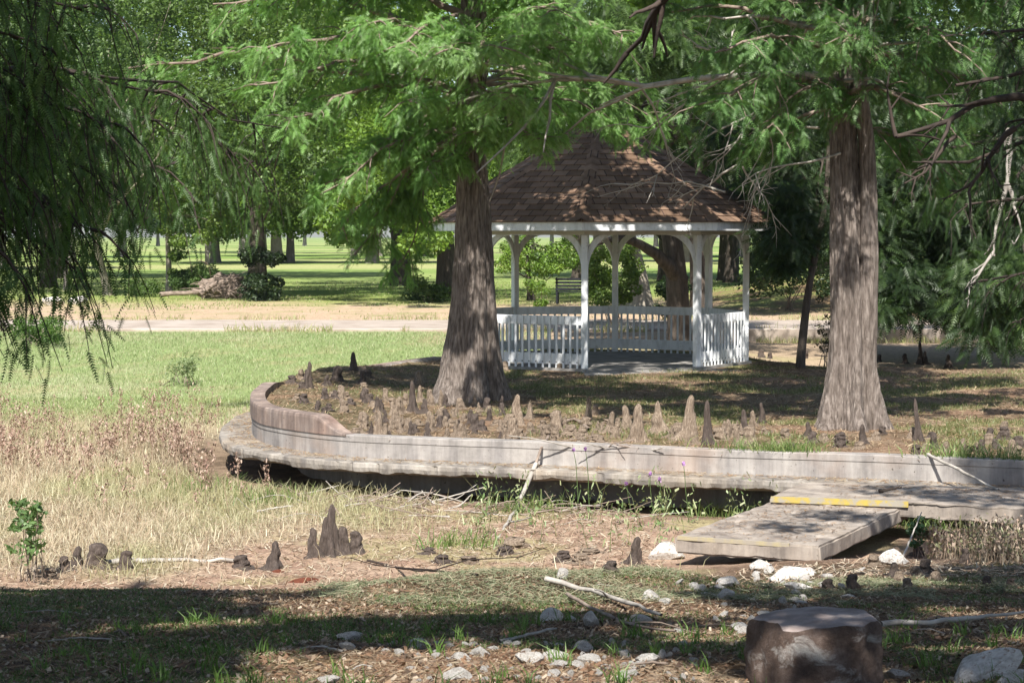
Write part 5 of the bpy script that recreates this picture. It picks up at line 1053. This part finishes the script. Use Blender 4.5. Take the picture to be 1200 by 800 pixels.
# hay on the crest
x, Y = pts_px(60000, 11.4, 15.6, gg); k = (fbm(x*1.0, Y*1.0, 97, 3)+.08*np.exp(-((x-.1)/1.3)**2)-.14*ss(1.2, 2.3, x)-.06*ss(-1.2, -2.2, x) > .49+.06*gg.random(len(x))); x, Y = x[k], Y[k]
a = flat_bits(P3(x, Y, .008+.03*gg.random(len(x))), .075, .0034, pick([(.17, .19, .105), (.25, .25, .155), (.34, .30, .20), (.11, .135, .07)], len(x), gg), gg, .3); stuff('mown_hay', *a, 'straw', 'grey green cut grass lying on the crest of the bank')
# pond bed: straw, with greener and reddish stands
x, Y = pts_px(150000, 15.2, 38, gg); k = ~inside(x, Y) & (x < 1.8) & (dwall(x, Y) > .75+.7*gg.random(len(x))); x, Y = x[k], Y[k]
den = strawmask(x, Y); k = gg.random(len(x)) < .03+den; x, Y = x[k], Y[k]
gn = .6*ss(.48, .64, fbm(x*.45, Y*.25, 52, 4))[:, None]; c = pick([(.45, .38, .26), (.54, .48, .345), (.37, .29, .19), (.40, .30, .22)], len(x), gg)*(1-gn*.7)+pick([(.22, .26, .08), (.30, .32, .12)], len(x), gg)*gn*.7
gr_ = ss(31, 36, Y)[:, None]; c = c*(1-gr_)+pick([(.24, .29, .10), (.32, .34, .15)], len(x), gg)*gr_
a = blades(P3(x, Y, -.01), gg.uniform(.05, .24, len(x))*(1-.55*ss(30, 36, Y)), .007, .9, c, gg); stuff('dry_grass', *a, 'straw', 'pale dry grass covering the drained pond bed')
x, Y = pts_px(120000, 33, 54.5, gg); k = ~inside(x, Y) & (x < 1); x, Y = x[k], Y[k]
a = blades(P3(x, Y, -.01), gg.uniform(.03, .11, len(x)), .012, .8, pick([(.21, .285, .115), (.28, .335, .155), (.35, .35, .21)], len(x), gg), gg); stuff('green_grass', *a, 'grass', 'fresh green grass at the far side of the pond bed')
# reddish seed stalks
gw = np.random.default_rng(95); Vs, Fs, Cs = [], [], []
n = 1300; x = gw.uniform(-9.0, -2.6, n); Y = gw.normal(29, 3.3, n); k = (Y > 21) & (Y < 37) & ~inside(x, Y) & (dwall(x, Y) > .8) & (fbm(x*.8, Y*.5, 99, 3) > .47) & (x > -.29*Y); x, Y = x[k], Y[k]
P = P3(x, Y); h = gw.uniform(.25, .62, len(x)); a = blades(P, h, .008, .25, pick([(.30, .21, .15), (.38, .29, .21)], len(x), gw), gw)
m = 26; tq = gw.uniform(.45, 1.02, (len(x), m)); PP = (P[:, None]+np.stack([gw.normal(0, .022, tq.shape), gw.normal(0, .022, tq.shape), tq*h[:, None]], -1)).reshape(-1, 3)
b = flat_bits(PP, .022, .014, pick([(.30, .185, .145), (.40, .28, .22), (.24, .15, .115)], len(PP), gw), gw, 1.0); V, F = join([a[:2], b[:2]]); stuff('seed_stalks', V, F, np.r_[a[2], b[2]], 'straw', 'reddish brown dry seed stalks standing in the pond bed')
# weeds and purple flowers in front of the wall
n = 55; x = gw.uniform(-.6, 3.0, n); Y = gw.normal(21.3, 1.1, n); k = (dwall(x, Y) > 1.0) & (Y > 18.4) & ~((x > 1.3) & (Y < 21) & (x < 4.2) & (Y > 17.7) & (x > 1.4+(Y-18.2)*.5)) ; x, Y = x[k], Y[k]; P = P3(x, Y); h = gw.uniform(.2, .62, len(x)); a = blades(P, h, .007, .45, pick([(.13, .17, .06), (.24, .23, .10)], len(x), gw), gw)
m = 22; tq = gw.uniform(.15, 1.0, (len(x), m)); PP = (P[:, None]+np.stack([gw.normal(0, .05, tq.shape), gw.normal(0, .05, tq.shape), tq*h[:, None]], -1)).reshape(-1, 3)
b = flat_bits(PP, .04, .012, pick([(.13, .20, .07), (.20, .25, .11), (.30, .31, .16)], len(PP), gw), gw, 1.0)
V, F = join([a[:2], b[:2]]); stuff('weeds', V, F, np.r_[a[2], b[2]], 'grass', 'spindly green weeds growing in front of the island wall')
for i, (px, py) in enumerate(((672, 527), (686, 526), (801, 543), (773, 561), (734, 566), (762, 555))):
    q = at(px, py, 22.6); z0 = float(surf(q[0], q[1])); t = empty('flower', (q[0], q[1], z0), label=['small purple flower at the wall, left of a pair', 'small purple flower at the wall, right of a pair', 'purple flower head against the ledge below the tallest pale knee', 'purple flower low before the ledge, rightmost of the low three', 'purple flower low before the ledge, leftmost of the low three', 'purple flower low before the ledge, middle of the low three'][i], cat='flower')
    V, F = tube(curve((q[0]+.05, q[1], z0), q, 0, gw, 5, .04), np.linspace(.006, .003, 5), 4); sub(t, 'stem', V, F, M['grass'], np.tile(arr(.10, .15, .05), (len(V), 1)))
    d = unit(gw.normal(0, 1, (40, 3))); V, F, c = flat_bits(q+d*.014, .018, .010, pick([(.34, .16, .42), (.46, .26, .52)], 40, gw), gw, 1.0); sub(t, 'petals', V, F, M['grass'], c)
# green tufts by the slabs and pond edge
Vp = []
for px, py, r, n in ((930, 565, .35, 420), (1110, 570, .5, 520), (1185, 572, .4, 360), (900, 575, .3, 300), (860, 590, .5, 360), (620, 600, .35, 200), (540, 640, .4, 160), (1015, 640, .2, 120), (250, 575, .5, 200), (320, 590, .5, 200)):
    q = hit(px, py); Vp.append(np.stack([q[0]+gw.normal(0, r*.6, n), q[1]+gw.normal(0, r*.35, n)], 1))
q = np.concatenate(Vp); x, Y = q[:, 0], q[:, 1]; k = ~((x > 2.5) & (Y < 21.9) & (Y > 18.9) & (x < 8)); x, Y = x[k], Y[k]; a = blades(P3(x, Y, -.01), gw.uniform(.08, .28, len(x)), .010, .8, pick([(.10, .17, .04), (.16, .23, .07), (.24, .27, .10)], len(x), gw), gw); stuff('grass_tufts', *a, 'grass', 'green grass tufts beside the ledge and slabs')
n = 1400; x = gw.uniform(3.9, 6.5, n); Y = gw.uniform(17.0, 19.6, n); P = P3(x, Y); h = gw.uniform(.12, .42, n); a = blades(P, h, .008, .5, pick([(.34, .26, .19), (.26, .19, .14), (.42, .35, .26)], n, gw), gw)
m = 7; tq = gw.uniform(.4, 1.0, (n, m)); PP = (P[:, None]+np.stack([gw.normal(0, .03, tq.shape), gw.normal(0, .03, tq.shape), tq*h[:, None]], -1)).reshape(-1, 3); b = flat_bits(PP, .026, .014, pick([(.36, .26, .20), (.28, .20, .15), (.20, .2, .1)], len(PP), gw), gw, 1.0); V, F = join([a[:2], b[:2]]); stuff('dead_weeds', V, F, np.r_[a[2], b[2]], 'straw', 'dead brown weeds under the long slab')
# island: short grass and needle litter
def isl(n):
    x = gw.uniform(-3.9, 10, n); Y = gw.uniform(22, 45, n); k = inside(x, Y) & (np.hypot(x-GX, Y-GY) > 3.1) & (abs(x) < .29*Y); return x[k], Y[k]
x, Y = isl(130000); k = (fbm(x*1.1, Y*1.1, 61, 4) > .45+.16*gw.random(len(x))) & (dwall(x, Y) > .6+1.2*gw.random(len(x))); x, Y = x[k], Y[k]
a = blades(P3(x, Y, -.01), gw.uniform(.03, .10, len(x)), .010, .9, pick([(.12, .14, .05), (.18, .185, .075), (.27, .24, .13), (.085, .11, .035)], len(x), gw), gw); stuff('island_grass', *a, 'grass', 'short thin grass on the shaded island')
x, Y = isl(70000); a = flat_bits(P3(x, Y, .008), .09, .009, pick([(.30, .19, .12), (.40, .30, .20), (.18, .12, .08)], len(x), gw), gw, .3)
s = gw.integers(0, 1500, 5000); b0 = lw[s]; tg = np.gradient(lw, axis=0); tg /= np.linalg.norm(tg, axis=1, keepdims=True); off = gw.uniform(.03, .45, 5000)**1.3; pl_ = b0+np.stack([tg[s, 1], -tg[s, 0]], 1)*off[:, None]
b = flat_bits(np.c_[pl_, np.full(5000, -1.118)], .08, .008, pick([(.34, .22, .13), (.44, .34, .22), (.24, .15, .09)], 5000, gw), gw, .12); u1, u2 = gw.random((2, 700)); q00, q10, q11, q01 = [arr(*q) for q in ((1.55, 18.5), (2.65, 18.0), (3.95, 20.6), (2.72, 20.75))]
q = (q00*(1-u1[:, None])+q10*u1[:, None])*(1-u2[:, None])+(q01*(1-u1[:, None])+q11*u1[:, None])*u2[:, None]
e = flat_bits(np.c_[q, np.full(700, -1.108)], .06, .008, pick([(.34, .22, .13), (.24, .15, .09), (.14, .09, .06)], 700, gw), gw, .08)
q = np.stack([gw.uniform(3.3, 7.0, 900), 0*u1.repeat(2)[:900]], 1); q[:, 1] = 21.75-.30*(q[:, 0]-3.1)-gw.random(900)**2*1.1
f = flat_bits(np.c_[q, np.full(900, -1.038)], .06, .008, pick([(.34, .22, .13), (.24, .15, .09), (.14, .09, .06)], 900, gw), gw, .08)
b = tuple(join([b[:2], e[:2], f[:2]]))+(np.r_[b[2], e[2], f[2]],)
V, F = join([a[:2], b[:2]]); stuff('needle_litter', V, F, np.r_[a[2], b[2]], 'straw', 'brown needle litter on the island and its ledge')
# bed litter: bark chips and dry stems on the mud
x, Y = pts_px(30000, 15, 24, gw); k = ~inside(x, Y) & ~((x > 1.4) & (Y > 17.6)); x, Y = x[k], Y[k]; a = flat_bits(P3(x, Y, .01), .10, .009, pick([(.42, .32, .23), (.30, .20, .14), (.50, .43, .33), (.20, .14, .10)], len(x), gw), gw, .3); stuff('bed_litter', *a, 'straw', 'dry stems and bark chips on the pond bed mud')

# rough lawn edge beyond the path
x, Y = pts_px(70000, 60.6, 112, gw); k = (fbm(x*.5, Y*.5, 121, 3) > .38+.2*gw.random(len(x))) & ((Y > 73+6*(fbm(x*.2, Y*.2, 122)-.5)*2) | (gw.random(len(x)) < .10)); x, Y = x[k], Y[k]
a = blades(P3(x, Y, -.01), gw.uniform(.03, .12, len(x)), .03, .8, pick([(.16, .23, .06), (.25, .29, .10), (.36, .32, .19)], len(x), gw), gw); stuff('lawn_grass', *a, 'grass', 'rough grass and dry tufts beyond the path')

x = gw.uniform(-16, 16, 9000); Y = np.where(gw.random(9000) < .7, gw.normal(54.9, .22, 9000), gw.normal(61.0, .3, 9000)); k = ~inside(x, Y) & (fbm(x*.7, Y*.2, 131, 3) > .45); x, Y = x[k], Y[k]
a = blades(np.stack([x, Y, np.where(Y > 55.2, -.9, terr(x, Y))], 1), gw.uniform(.05, .26, len(x)), .016, .8, pick([(.20, .25, .08), (.32, .32, .15), (.42, .34, .21)], len(x), gw), gw); stuff('path_edge_grass', *a, 'grass', 'ragged grass along the edges of the path')
